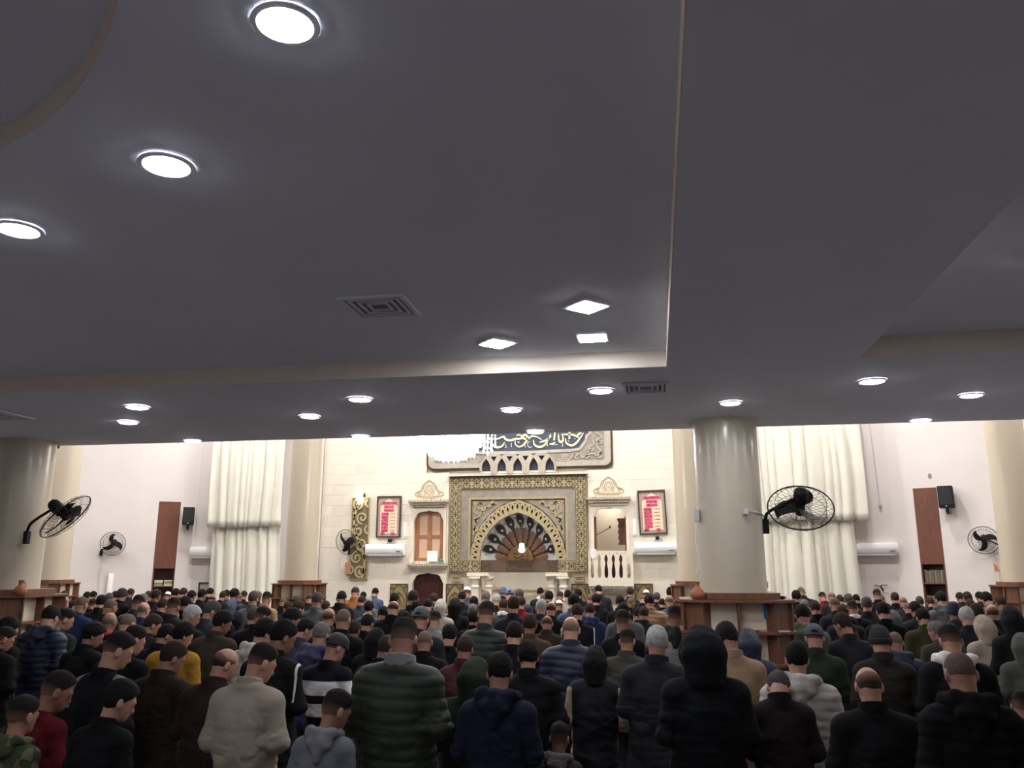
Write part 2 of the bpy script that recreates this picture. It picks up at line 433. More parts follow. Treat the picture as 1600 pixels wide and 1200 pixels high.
def pillar_shelf():
    t = thing('pillar_shelf', '', 'shelf', (0, 0, 0))
    part('rim', xy_plate([(p[0]*.78, p[1]*.78) for p in [(-.36,-.56),(.36,-.56),(.56,-.36),(.56,.36),(.36,.56),(-.36,.56),(-.56,.36),(-.56,-.36)]], [circle(0, 0, PR+.004, 32)], 1.83, 1.89), M_WOOD, t)
    for z in (1.80, 1.50, 1.20, .90, .60, .30):
        part('shelf_board', cham(.56, .37, z, z+.026), M_WOOD, t)
    cs = [(-.37,-.56),(.37,-.56),(.56,-.37),(.56,.37),(.37,.56),(-.37,.56),(-.56,.37),(-.56,-.37)]
    for i, (x, y) in enumerate(cs):
        l = math.hypot(x, y); ux, uy = x/l, y/l
        g = box(PR+.01, l-.03, -.01, .01, 0, 1.80)
        part('divider', xf(g, Matrix.Rotation(math.atan2(uy, ux), 4, 'Z')), M_WOOD, t)
    for k in range(4):
        for sx in (-1, 1):
            g = box(min(sx*.012, sx*.35), max(sx*.012, sx*.35), -.42, -.40, .02, 1.795)
            part('back_panel', xf(g, Matrix.Rotation(k*PI/2, 4, 'Z')), M_CREAMP, t)
        part('divider', xf(box(-.009, .009, -.53, -.40, .02, 1.80), Matrix.Rotation(k*PI/2, 4, 'Z')), M_WOOD, t)
        part('side_panel', xf(xf(box(-.13, .13, -.60, -.585, .02, 1.795), Matrix.Rotation(R(45), 4, 'Z')), Matrix.Rotation(k*PI/2, 4, 'Z')), M_WOOD, t)
    return t
M_CREAMP = mat('cream_board', (226, 212, 188), .7, var=.06)
sh0 = pillar_shelf()
sh_lab = ['brown wooden shelf unit around the near right pillar with clay jug on top', 'brown wooden shelf unit around the left edge pillar', 'brown wooden shelf around the column behind the near right pillar', 'brown wooden shelf unit round the column by the left curtain',
          'brown wooden shelf unit round the far column at the right edge', 'brown wooden shelf round the far column behind the left pillar']
for i, (nm, x, y, zt, lb) in enumerate(pill_lab):
    s = sh0 if i == 0 else copy_tree(sh0)
    s.location = (x, y, 0); s['label'] = sh_lab[i]; s['group'] = 'shelf units around the pillars'
    if i > 1: s.scale = (.92, .92, 1)
def jug(x, y, z, sc, label, rz=0):
    t = thing('clay_jug', label, 'jug', (x, y, z), rz, 'clay jugs')
    t.scale = (sc,)*3
    part('body', lathe([(0,0),(.034,0),(.042,.004),(.066,.030),(.074,.055),(.066,.082),(.045,.105),(.030,.122),(.026,.140),(.028,.160),(.036,.176),(.033,.178),(.024,.160),(.022,.135)], 32), M_TERRA, t, smooth=60)
    part('handle', tube(spline([(-.028,0,.155),(-.05,0,.15),(-.062,0,.13),(-.056,0,.11),(-.048,0,.098)], 5), .006, 6), M_TERRA, t, smooth=True)
jug(.40, 8.745, 1.826, 1.0, 'terracotta jug with handle on the near right pillar shelf', 0)
jug(-7.30, 8.80, 1.826, .98, 'terracotta jug on the left pillar shelf', PI)
solo('blue_notice', box(1.035, 1.125, 8.755, 8.757, 1.65, 1.79), M_BLUEP, 'small blue paper notice pinned on the near right pillar shelf', 'notice')
for k, (x, c) in enumerate(((.93, (140, 40, 60)), (1.0, (190, 120, 120)), (1.10, (120, 40, 50)), (1.20, (200, 190, 180)), (.60, (214, 208, 200)))):
    y = 8.70 if k < 4 else 8.72
    solo('booklet', xf(box(-.055, .055, -.04, .04, 0, .012), Matrix.Translation((x, y, 1.527)) @ Matrix.Rotation(rng.uniform(-.5, .5), 4, 'Z')), mat('booklet_%d' % k, c, .7),
         ['dark red booklet lying on the lower board of the near pillar shelf', 'pink booklet on the near pillar shelf, second of the row', 'deep red booklet on the near pillar shelf, under the blue notice', 'pale thick booklet at the right end of the near pillar shelf', 'white leaflet at the left end of the near pillar shelf'][k], 'booklet', 'booklets on the pillar shelf')
for x, y, lb in ((1.24, 9.0, 'black pouch lying on the right end of the near pillar shelf top'), (1.29, 9.25, 'grey pouch lying on the right end of the near pillar shelf top')):
    solo('pouch', lathe([(0,0),(.03,0),(.045,.012),(.04,.028),(.02,.036),(0,.037)], 16, (x, y, 1.826)), M_BLACK if y < 9.1 else M_WGREY, lb, 'pouch', smooth=True)
solo('switch_box', join(box(.905, .955, 8.83, 8.87, 2.675, 2.735)), M_WGREY, 'small pale socket box on the near right pillar beside the fan', 'socket')
solo('conduit', tube([(.95, 8.845, 2.705), (1.02, 8.90, 2.703), (1.10, 9.02, 2.69), (1.14, 9.12, 2.67)], .008, 8), M_WGREY, 'thin pale conduit from the socket box to the near pillar fan', 'conduit', smooth=True)
solo('junction_box', box(.415, .47, 9.01, 9.09, 2.62, 2.74), M_WGREY, 'grey junction box on the left side of the near right pillar', 'junction box')
solo('hanging_cable', tube(spline([(.435, 9.03, 2.62), (.425, 9.02, 2.4), (.44, 9.02, 2.2), (.42, 9.03, 2.1), (.40, 9.03, 2.08)], 6), .005, 6), M_WHITE, 'white cable hanging from the junction box down the near right pillar', 'cable', smooth=True)
solo('thermostat', box(1.12, 1.15, 9.2, 9.28, 1.93, 2.0), M_WGREY, 'small grey box on the right side of near right pillar low down', 'wall box')
solo('smoke_sensor', lathe([(0,-.035),(.02,-.03),(.03,-.012),(.032,0)], 20, (.81, 8.79, ZC)), M_WGREY, 'tiny sensor on the soffit just above the near right pillar', 'sensor', smooth=True)
solo('soffit_bracket', join(box(-7.93, -7.70, 9.58, 9.66, 3.68, 3.74), box(-7.95, -7.90, 9.58, 9.64, 3.72, 3.80)), M_BLACK, 'small dark bracket at the soffit edge beside the left pillar', 'bracket')

# ------------------------------------------------------------------ fans
def fan(label, c, face, mount, dia, elbow=None, wall_n=None, spin=0):
    """c cage centre, face = direction blown, mount = bracket point"""
    t = thing('wall_fan', label, 'fan', mount, 0, 'black wall fans')
    c = Vector(c); f = Vector(face).normalized()
    up = Vector((0, 0, 1)); s = f.cross(up).normalized(); u = s.cross(f)
    B = Matrix((s, u, f)).transposed().to_4x4(); B.translation = c - Vector(mount)
    r = dia/2; d = .075
    wires = [tube([(r*math.cos(a), r*math.sin(a), 0) for a in [2*PI*k/40 for k in range(40)]], .008, 6, True)]
    for z, rr in ((d, r*.35), (-d, r*.35), (d*.75, r*.78), (-d*.75, r*.78)):
        wires.append(tube([(rr*math.cos(a), rr*math.sin(a), z) for a in [2*PI*k/28 for k in range(28)]], .003, 4, True))
    for k in range(30):
        a = 2*PI*k/30; ca, sa = math.cos(a), math.sin(a)
        for sg in (1, -1):
            wires.append(tube([(r*ca, r*sa, 0), (r*.96*ca, r*.96*sa, sg*d*.45), (r*.78*ca, r*.78*sa, sg*d*.75), (r*.35*ca, r*.35*sa, sg*d), (r*.12*ca, r*.12*sa, sg*d)], .0022, 3))
    cg = part('cage', xf(join(*wires), B), M_WIRE, t)
    part('badge', xf(lathe([(0, d+.006), (r*.15, d+.005), (r*.16, d-.004), (0, d-.006)], 20), B), M_WIRE, cg)
    part('motor', xf(lathe([(0,-.26),(.045,-.255),(.068,-.225),(.075,-.16),(.07,-.10),(.045,-.075),(0,-.07)], 24), B), M_BLACK, t, smooth=50)
    part('hub', xf(lathe([(0,-.05),(.045,-.045),(.048,.02),(.03,.04),(0,.042)], 20), B), M_BLACK, t, smooth=50)
    for k in range(3):
        a0 = 2*PI*k/3 + spin
        V = []; F = []; n = 9
        for i in range(n):
            q = i/(n-1); rr = .04 + (r*.84-.04)*q
            wdt = r*(.12 + .30*math.sin(PI*min(q*.72+.14, 1)))
            sw = .55*q*q
            for j in range(5):
                e = j/4-.5
                V.append((rr*math.cos(a0+sw)-wdt*e*math.sin(a0+sw), rr*math.sin(a0+sw)+wdt*e*math.cos(a0+sw), e*.07*(1-.4*q)))
        m_ = len(V); V += [(x, y, z-.006) for x, y, z in V]
        for i in range(n-1):
            for j in range(4):
                a = i*5+j
                F += [(a, a+1, a+6, a+5), (a+m_, a+5+m_, a+6+m_, a+1+m_)]
        for i in range(n-1):
            F += [(i*5, i*5+5, i*5+5+m_, i*5+m_), (i*5+4, i*5+4+m_, i*5+9+m_, i*5+9)]
        F += [tuple([j for j in range(5)] + [j+m_ for j in range(4, -1, -1)]), tuple([(n-1)*5+j for j in range(5)] + [(n-1)*5+j+m_ for j in range(4, -1, -1)])]
        part('blade', xf((V, F), B), M_BLACK, t, smooth=50)
    back = c - f*.17 - Vector(mount)
    pts = [(0, 0, 0), (0, 0, .08)] + ([tuple(Vector(elbow)-Vector(mount))] if elbow else []) + [tuple(back)]
    part('arm', tube(spline(pts, 6), .017, 8), M_BLACK, t, smooth=True)
    part('bracket', mv(box(-.028, .028, -.028, .028, -.06, .09), (0, 0, -.02)), M_BLACK, t)
    return t
fan('large black wall fan on the right side of the near right pillar', (1.515, 9.1, 2.755), (.05, .72, -.66), (1.165, 9.18, 2.57), .66, elbow=(1.22, 9.14, 2.73), spin=.9)
fan('black wall fan tilted steeply on the left edge pillar', (-6.90, 8.9, 2.735), (.73, .19, -.70), (-7.43, 8.95, 2.50), .66, elbow=(-7.33, 8.9, 2.68), spin=.2)
def on_slant(S, s, n, z): return S.at(s, n, z)
f_l = fan('black wall fan on the white slanted wall at left with hanging cord', SL_.at(2.02, .28, 2.79), (.42, -.85, -.25), SL_.at(2.30, .04, 2.56), .62, elbow=SL_.at(2.2, .12, 2.66), spin=1.1)
f_r = fan('black wall fan beside the far right column', SR.at(1.95, .28, 2.76), (-.35, -.85, -.28), SR.at(2.27, .04, 2.52), .62, elbow=SR.at(2.2, .12, 2.66), spin=.4)
f_m = fan('black wall fan left of the golden scroll strip', (-8.06, 21.2, 2.83), (-.25, -.9, -.22), (-8.06, 21.46, 2.60), .66, elbow=(-8.04, 21.4, 2.72), spin=2.6)
part('cord', tube(spline([SL_.at(2.30, .02, 2.5), SL_.at(2.27, .02, 2.2), SL_.at(2.30, .02, 1.9), SL_.at(2.25, .02, 1.4), SL_.at(2.25, .02, .4)], 6), .006, 5), M_WGREY, f_l, smooth=True, world=True)
part('cord', tube(spline([SR.at(2.1, .05, 2.56), SR.at(2.12, .02, 2.2), SR.at(2.13, .02, 1.5)], 6), .006, 5), M_WGREY, f_r, smooth=True, world=True)
part('cord', tube([(-8.06, 21.46, 2.54), (-8.07, 21.46, 2.3)], .006, 5), M_WGREY, f_m, smooth=True, world=True)
solo('fan_switch_box', join(box(-8.15, -8.0, 21.42, 21.49, 2.0, 2.30), box(-8.11, -8.04, 21.415, 21.42, 2.12, 2.2)), mat('switch_wood', (186, 140, 108), .6), 'small brown switch box hanging below the fan beside scroll strip', 'switch')
solo('wall_pipe', tube([SL_.at(2.0, .06, 2.02), SL_.at(2.02, .06, .3)], .07, 16), M_PLASTER, 'short white vertical pipe on the left slanted wall', 'pipe', smooth=True)

# ------------------------------------------------------------------ air conditioners
AC_B = mesh('casing', join(plate([(p[0], p[1]) for p in [(0,.0),(-.16,.0),(-.19,.03),(-.215,.10),(-.215,.22),(-.19,.27),(-.15,.29),(0,.29)]], [], -.52, .52)), M_WHITE, 30)
# plate extrudes along y; turn profile (depth,z) so that depth runs along y
def ac_unit(label, loc, rotz):
    t = thing('air_conditioner', label, 'air conditioner', loc, rotz, 'white split air conditioners')
    prof = [(0,.0),(-.15,.0),(-.19,.035),(-.215,.10),(-.215,.22),(-.19,.27),(-.15,.29),(0,.29)]
    g = plate(prof, [], -.52, .52)
    g = ([(p[1], p[0], p[2]) for p in g[0]], g[1])
    cs_ = part('casing', g, M_WHITE, t, smooth=30)
    part('louvre', box(-.47, .47, -.185, -.155, -.012, .022), M_WGREY, t)
    part('panel_line', box(-.5, .5, -.2175, -.214, .115, .128), M_WGREY, cs_)
    part('panel_line', box(-.5, .5, -.2175, -.214, .15, .156), M_WGREY, cs_)
    part('display', box(.33, .45, -.2175, -.214, .055+.03, .07+.03), M_DGREY, cs_)
bpy.data.meshes.remove(AC_B)
ac_unit('white air conditioner under the left timetable board', (-7.04, 21.49, 2.49), 0)
ac_unit('white air conditioner under the right timetable board', (.01, 21.49, 2.50), 0)
ac_unit('white air conditioner left of the left curtain', (-12.07, 21.49, 2.44), 0)
ac_unit('white air conditioner right of the right curtain', (5.18, 21.49, 2.46), 0)
# small fittings above the two mihrab-wall units
for x, z, lb in ((-6.93, 2.80, 'small black camera above the left timetable air conditioner'), (.06, 2.82, 'small black camera above the right timetable air conditioner')):
    t = thing('small_camera', lb, 'camera', (x, 21.42, z))
    part('body', box(-.045, .045, -.05, .04, .03, .11), M_BLACK, t)
    part('bracket', tube([(-.12, 0, .0), (-.08, 0, .06), (0, 0, .06)], .01, 6), M_WHITE, t)
    part('cable', tube(spline([(.03, .03, .05), (.09, .04, .08), (.13, .04, .0)], 5), .006, 5), M_DGREY, t)
for x, z, lb in ((-6.55, 2.98, 'short white tube lamp right of the left timetable'), (-.5, 3.0, 'short white tube lamp left of the right timetable')):
    t = thing('tube_lamp', lb, 'lamp', (x, 21.47, z))
    part('tube', tube([(0, 0, .02), (0, 0, .36)], .022, 10), mat('tube_glow', (255, 255, 250), .4, emit=.12), t, smooth=True)
    part('holder', box(-.03, .03, -.03, .03, -.04, .02), M_WGREY, t)

# ------------------------------------------------------------------ speakers
def speaker(label, loc, rotz, sc):
    t = thing('loudspeaker', label, 'loudspeaker', loc, rotz, 'black wall loudspeakers')
    t.scale = (sc,)*3
    part('cabinet', plate([(-.14, -.24), (.14, -.24), (.15, -.22), (.15, .22), (.14, .24), (-.14, .24), (-.15, .22), (-.15, -.22)], [], -.34, -.10), M_BLACK, t)
    part('grille', box(-.13, .13, -.348, -.34, -.17, .22), mat('grille_black', (30, 32, 36), .7, bump=.4, bscale=300), t)
    part('logo', plate([(-.018, -.205), (.018, -.205), (0, -.18)], [], -.344, -.34), M_WHITE, t)
    part('bracket', join(box(-.03, .03, -.2, -.1, -.33, -.24), box(-.025, .025, -.12, 0, -.36, -.30)), M_DGREY, t)
speaker('black loudspeaker beside the left walnut panel', SL_.at(.20, 0, 3.56), SL_.rot, 1.0)
speaker('black loudspeaker beside the right walnut panel', SR.at(1.24, 0, 3.76), SR.rot + R(8), 1.05)

# ------------------------------------------------------------------ walnut panels with bookcases below
for S, zt, zb, lb in ((SR, 4.02, 2.24, 'right'), (SL_, 3.96, 2.15, 'left')):
    a, b = SLOT[S.side]
    o = solo('wall_panel', S.box(a+.005, b-.005, -.06, .012, zb, zt-.005), M_WOOD2, 'tall walnut wood panel above the %s bookcase' % lb, 'panel', 'walnut panels')
    t = thing('bookcase', 'narrow built-in bookcase under the %s walnut panel' % lb, 'bookcase', (0, 0, 0), 0, 'built-in bookcases')
    t.location = S.at((a+b)/2, 0, 0)
    P = lambda n_, g, m_: part(n_, g, m_, t, world=True)
    P('side', S.box(a+.002, a+.03, -.34, .012, 0, zb-.002), M_WOOD); P('side', S.box(b-.03, b-.002, -.34, .012, 0, zb-.002), M_WOOD)
    P('back', S.box(a+.03, b-.03, -.34, -.33, 0, zb-.002), M_DOOR)
    for z in (.25, .75, 1.20, 1.66+.13*(S.side > 0) - .0):
        P('shelf_board', S.box(a+.03, b-.03, -.33, .0, z, z+.03), M_WOOD)
    zs = (1.20, 1.79 if S.side > 0 else 1.66)
    if S.side > 0:
        for zi, z in enumerate(zs):
            s = a+.05
            for k in range(40):
                wd = rng.uniform(.026, .042); h = rng.uniform(.27, .31)
                if s+wd > b-.04: break
                c = [(120, 108, 92), (98, 90, 78), (140, 124, 100), (84, 88, 74)][(k*7+zi) % 4]
                solo('book', S.box(s, s+wd-.003, -.28, -.04, z+.03, z+.03+h), mat('book_%d_%d_%d' % c, c, .7), 'upright book on the %s board of the right bookcase, number %d from left' % ('upper' if zi else 'lower', k+1), 'book', 'books in the right bookcase, %s board' % ('upper' if zi else 'lower'))
                s += wd
    else:
        for k in range(9):
            z = 1.69 + .038*(k % 5) + .0; s0 = a+.05 + (.0 if k < 5 else .24)
            if k == 4: continue
            c = [(206, 200, 180), (160, 150, 110), (120, 120, 104), (190, 186, 170)][k % 4]
            solo('book', S.box(s0, s0+.21, -.26, -.03, z+.001, z+.037), mat('book_%d_%d_%d' % c, c, .7), 'book lying in the %s pile of the left bookcase, number %d from below' % ('right' if k < 5 else 'left', k % 5 + 1), 'book', 'books piled in the left bookcase, %s pile' % ('right' if k < 5 else 'left'))
        for k in range(3):
            s0 = a+.06+.13*k
            solo('book', xf(box(-.10, .10, -.12, .10, 0, .03), Matrix.Translation(S.at(s0+.12, -.14, 1.231+.032*k)) @ Matrix.Rotation(S.rot+.2*k, 4, 'Z')), mat('book_pale', (196, 196, 190), .7), 'pale book slumped on the left bookcase lower board, %s' % ('bottom one', 'middle one', 'top one')[k], 'book', 'slumped books')
# ------------------------------------------------------------------ small things on the plaster walls
t = thing('picture_frame', 'small framed print standing left of the left curtain', 'picture', (-12.1, 21.45, 1.30))
part('print', box(-.21, .21, .0, .02, 0, .46), mat('print_grey', (176, 168, 156), .7, var=.2, vscale=12), t)
part('frame', join(box(-.23, -.20, -.02, .02, 0, .48), box(.20, .23, -.02, .02, 0, .48), box(-.2, .2, -.02, .02, .45, .48), box(-.2, .2, -.02, .02, 0, .03)), M_DGREY, t)
solo('wall_bracket', join(box(-11.85, -11.62, 21.42, 21.49, 1.68, 1.72), box(-11.85, -11.83, 21.42, 21.49, 1.62, 1.72)), M_DGREY, 'dark little bracket between framed print and left curtain', 'bracket')
solo('coat_hook', join(tube(spline([(5.14, 21.47, 1.76), (5.24, 21.44, 1.74), (5.30, 21.44, 1.76), (5.42, 21.44, 1.76)], 4), .010, 6), tube([(5.26, 21.44, 1.74), (5.32, 21.44, 1.62)], .02, 8)), M_DGREY, 'dark hook on the wall right of the right curtain', 'hook')
solo('wall_conduit', join(tube([(5.36, 21.47, 5.9), (5.43, 21.47, 3.68)], .009, 6), tube([(5.43, 21.47, 3.70), (5.43, 21.47, 3.62)], .035, 8)), M_WGREY, 'white wall conduit ending in a small box right of the right curtain', 'conduit')
solo('wall_conduit', join(tube([(-12.08, 21.47, 5.9), (-12.02, 21.47, 3.56)], .009, 6), tube([(-12.02, 21.47, 3.58), (-12.02, 21.47, 3.50)], .035, 8)), M_WGREY, 'white wall conduit ending in a small box left of the left curtain', 'conduit')
po = thing('wall_poster', 'cream printed poster on the wall beside the far right column', 'poster', SR.at(2.27, 0, 1.3))
part('sheet', SR.box(2.02, 2.52, .002, .008, 1.3, 2.30), mat('poster_cream', (226, 212, 190), .7), po, world=True)
for k in range(6): part('text_line', SR.box(2.22, 2.5, .009, .011, 1.72+.08*k, 1.73+.08*k), mat('poster_ink', (150, 140, 132), .7), po, world=True)
g_ = plate([(0, 0), (.12, 0), (.06, .12), (.0, .2)], [], 0, .002)
part('emblem', xf(g_, Matrix.Translation(SR.at(2.04, .012, 2.08)) @ Matrix.Rotation(SR.rot, 4, 'Z')), mat('poster_orange', (206, 130, 96), .7), po, world=True)
solo('wall_stain', plate(circle(0, 0, .045, 14, .07), [], 0, .003), mat('stain_grey', (150, 142, 134), .9), 'grey patched mark on the right wall above the walnut panel', 'wall mark')
bpy.data.objects['wall_stain'].location = SR.at(.93, .003, 4.22); bpy.data.objects['wall_stain'].rotation_euler = (0, 0, SR.rot)

# ------------------------------------------------------------------ curtains
def curtain(label, x0, x1, y, z0, z1, seed, lean, amp=.085, folds=None):
    r_ = random.Random(seed); nx = 300; nz = 26
    fr = [(r_.uniform(6, 8), r_.uniform(0, 6), .9), (r_.uniform(11, 14), r_.uniform(0, 6), .9), (r_.uniform(19, 23), r_.uniform(0, 6), .35)]
    V = []; F = []
    for j in range(nz+1):
        t = j/nz; z = z0+(z1-z0)*t
        for i in range(nx+1):
            s = i/nx
            x = x0+(x1-x0)*s + lean*(1-t)*(s-.5)
            q = x + .06*math.sin(1.1*z+3*s+seed)*(1-t) + .08*math.sin(.7*z+seed)
            f = sum(a*math.sin(w_*q+p) for w_, p, a in fr)/1.6
            f = 1.5*abs(f)**.6-.6          # rounded pleats with narrow valleys
            V.append((x, y - amp*f*(1.1-.25*t), z + (.012*math.sin(8*s+seed) if j == 0 else 0)))
    for j in range(nz):
        for i in range(nx):
            a = j*(nx+1)+i
            F.append((a, a+1, a+nx+2, a+nx+1))
    n = len(V)
    V += [(x, yy+.012, z) for x, yy, z in V]
    F += [tuple(i+n for i in reversed(f)) for f in F]
    for i in range(nx):
        for a in (i, nz*(nx+1)+i): F.append((a, a+1, a+1+n, a+n))
    for j in range(nz):
        for a in (j*(nx+1), j*(nx+1)+nx): F.append((a, a+nx+1, a+nx+1+n, a+n))
    solo('curtain', (V, F), M_CURT, label, 'curtain', 'cream curtains', smooth=True)
curtain('upper cream curtain left of the mihrab, hem at mid wall', -12.0, -9.85, 21.08, 3.24, 8.39, 2, -.05)
curtain('lower cream curtain left of the mihrab, hanging to the crowd', -11.85, -9.95, 21.19, .0, 3.6, 5, .25)
curtain('upper cream curtain at right, partly behind the near pillar fan', 2.35, 5.02, 21.08, 3.26, 8.39, 9, .05)
curtain('lower cream curtain at right, hanging behind the near pillar fan', 2.45, 4.72, 21.19, .0, 3.6, 12, .15)

# ------------------------------------------------------------------ chandelier
CX, CY = AX, 14.0
ch = thing('chandelier', 'large crystal chandelier with blazing white bowl under the hall ceiling', 'chandelier', (CX, CY, 3.98))
M_BOWL = mat('lit_crystal_bowl', (255, 253, 248), .3, emit=E_CHAND, ecol=(255, 250, 240))
M_CRYST = mat('crystal', (240, 242, 246), .08, spec=.9, emit=.35, coat=.6)
M_GILT = mat('chandelier_metal', (210, 205, 190), .25, metal=.8)
part('bowl', lathe([(0,0),(.14,.012),(.27,.055),(.38,.12),(.47,.20),(.53,.29),(.56,.38),(.55,.46),(.52,.47)], 48, (0, 0, 0)), M_BOWL, ch, smooth=True)
beads = []
octa = ([(0,0,.022),(.014,0,0),(0,.014,0),(-.014,0,0),(0,-.014,0),(0,0,-.022)], [(0,1,2),(0,2,3),(0,3,4),(0,4,1),(5,2,1),(5,3,2),(5,4,3),(5,1,4)])
for j, (r_, z_) in enumerate(((.14,.012),(.27,.055),(.38,.12),(.47,.20),(.53,.29),(.56,.38),(.57,.46))):
    n = int(r_*70)
    for k in range(n):
        a = 2*PI*(k+.5*(j % 2))/n
        beads.append(mv(octa, (r_*1.02*math.cos(a), r_*1.02*math.sin(a), z_-.02)))
b_ = part('bead_strands', join(*beads), M_CRYST, ch, kind='stuff')
part('ring', lathe([(.56,.46),(.60,.46),(.60,.50),(.56,.50)], 48), M_GILT, ch, smooth=40)
part('stem', lathe([(.02,.4),(.05,.6),(.03,.9),(.08,1.1),(.03,1.3),(.015,1.6),(.015,4.40),(.12,4.42)], 24), M_GILT, ch, smooth=True)
part('upper_bowl', lathe([(0,1.0),(.2,1.05),(.32,1.2),(.34,1.3)], 36), M_BOWL, ch, smooth=True)
for k in range(12):
    a = 2*PI*k/12 + .13; ca, sa = math.cos(a), math.sin(a)
    arm = part('arm', tube(spline([(ca*q, sa*q, z) for q, z in ((.1,.62),(.35,.48),(.58,.36),(.70,.38),(.74,.47),(.72,.54))], 5), .012, 6), M_GILT, ch, smooth=True)
    part('candle_bulb', lathe([(0,.56),(.015,.56),(.017,.62),(.024,.66),(.014,.71),(0,.74)], 10, (ca*.72, sa*.72, 0)), M_BOWL, arm, smooth=True)
    pend = []
    for q, n in ((.72, 6), (.64, 5), (.78, 4)):
        for i in range(n): pend.append(mv(octa, (ca*q, sa*q, .44-.045*i)))
        pend.append(xf(octa, Matrix.Translation((ca*q, sa*q, .44-.045*n)) @ Matrix.Scale(1.8, 4)))
    part('pendant_drops', join(*pend), M_CRYST, arm, kind='stuff')
# ------------------------------------------------------------------ the mihrab
MX = -3.505; ZS = 2.36
mih = thing('mihrab', 'gold framed mihrab niche with radiating dark shell in the far wall', 'mihrab', (MX, YF, 0))
def MP(name, g, m_, smooth=False, kind=None, parent=None):
    return part(name, g, m_, mih if parent is None else parent, smooth, world=True, kind=kind)
HW = dict(outer=1.80, band=1.51, grey=1.31, field=1.25)
def rframe(h0, z0t, h1, z1t, zb, y0, y1):
    # inverted U between outer half width h0/top z0t and inner h1/z1t
    return join(box(MX-h0, MX-h1, y0, y1, zb, z0t), box(MX+h1, MX+h0, y0, y1, zb, z0t), box(MX-h1, MX+h1, y0, y1, z1t, z0t))
def motif(cx, cz, u, rot=0):
    L = [[(0,-.30),(0,.30)], [(-.30,0),(.30,0)]]
    for sx in (-1, 1):
        for sz in (-1, 1):
            L.append([(sx*.10, sz*.44), (sx*.28, sz*.40), (sx*.40, sz*.24), (sx*.28, sz*.14), (sx*.20, sz*.22)])
    return [[(cx+u*x, cz+u*z) for x, z in l] for l in L]
def keyband(x0, x1, z0, z1, y):
    w_, h_ = x1-x0, z1-z0
    gs = []
    if w_ > h_:
        n = max(1, round(w_/h_)); u = w_/n
        cs = [(x0+u*(i+.5), (z0+z1)/2) for i in range(n)]; u = min(u, h_)
    else:
        n = max(1, round(h_/w_)); u = h_/n
        cs = [((x0+x1)/2, z0+u*(i+.5)) for i in range(n)]; u = min(u, w_)
    for cx, cz in cs:
        for l in motif(cx, cz, u*.98): gs.append(ribbon(l, .024, y-.006, y+.004))
    e = .012
    gs += [box(x0, x1, y-.006, y+.004, z0, z0+e), box(x0, x1, y-.006, y+.004, z1-e, z1), box(x0, x0+e, y-.006, y+.004, z0, z1), box(x1-e, x1, y-.006, y+.004, z0, z1)]
    return join(*gs)
ya = YF-.06
for nm, (x0, x1, z0, z1) in dict(left=(MX-1.80, MX-1.51, 2.05, 4.50), right=(MX+1.51, MX+1.80, 2.05, 4.50), top=(MX-1.51, MX+1.51, 4.20, 4.50), bl=(MX-1.51, NX0+.0, 2.05, 2.36), br=(NX1, MX+1.51, 2.05, 2.36)).items():
    b_ = MP('border_band', box(x0, x1, ya, YF+.06, z0, z1), M_GOLD)
    part('key_pattern', keyband(x0+.01, x1-.01, z0+.01, z1-.01, ya), M_GROOVE, b_, world=True, kind='stuff')
MP('ledge', join(box(MX-1.86, MX+1.86, YF-.14, YF+.02, 4.54, 4.58)), M_CREAM)
MP('painted_ledge_shadow', box(MX-1.82, MX+1.82, YF-.09, YF+.02, 4.50, 4.54), M_GROOVE)  # dark strip painted in as the shadow under the ledge
MP('grey_frame', rframe(1.51, 4.20, 1.31, 3.97, 2.36, YF-.03, YF+.06), M_SILVER)
MP('gold_fillet', rframe(1.31, 3.97, 1.25, 3.92, 2.36, YF-.045, YF+.06), M_GOLD)
MP('dark_fillet', rframe(1.25, 3.92, 1.225, 3.895, 2.36, YF-.02, YF+.06), M_GROOVE)
# arch curves
def arch(phi, hw, hh):
    return (MX+hw*math.cos(phi), ZS+hh*(.86*math.sin(phi)+.14*(1-abs(math.cos(phi)))))
N_ = 72
inner = [arch(PI*i/N_, 1.0, 1.21) for i in range(N_+1)]
outer = []
for i in range(N_*3+1):
    p = PI*i/(N_*3); s = .018*abs(math.sin(p*13.5))
    outer.append(arch(p, 1.235+s, 1.52+s))
field_out = [(MX-1.24, ZS), (MX-1.24, 3.91), (MX+1.24, 3.91), (MX+1.24, ZS)]
MP('spandrel_field', plate([(MX+1.24, ZS), (MX+1.24, 3.91), (MX-1.24, 3.91), (MX-1.24, ZS)] + [p for p in reversed(inner)], [], YF+.0, YF+.06), M_SILVER)
MP('arch_outline', plate([arch(PI*i/N_, 1.275, 1.565) if arch(PI*i/N_, 1.275, 1.565)[1] < 3.96 else (arch(PI*i/N_, 1.275, 1.565)[0], 3.96) for i in range(N_+1)] + list(reversed(inner)), [], YF-.012, YF+.01), M_GROOVE)
holes = []
def arch_mid(phi, k): return arch(phi, 1.0+.235*k, 1.21+.31*k)
for i in range(27):
    ph = PI*(i+.5)/27
    a = Vector(arch_mid(ph, .28)); b = Vector(arch_mid(ph, .74)); d = (b-a); nrm = Vector((-d.y, d.x)).normalized()
    holes.append([tuple(a+d*t + nrm*s*.030*math.sin(PI*t)) for t, s in ((0,0),(.2,1),(.5,1),(.8,1),(1,0),(.8,-1),(.5,-1),(.2,-1))])
for i in range(1, 27):
    ph = PI*i/27
    a = Vector(arch_mid(ph, .66)); b = Vector(arch_mid(ph-.018, .86)); c = Vector(arch_mid(ph+.018, .86))
    holes.append([tuple(a), tuple(b), tuple(c)])
MP('arch_band', plate(outer + list(reversed(inner)), holes, YF-.06, YF-.014), M_GOLD)
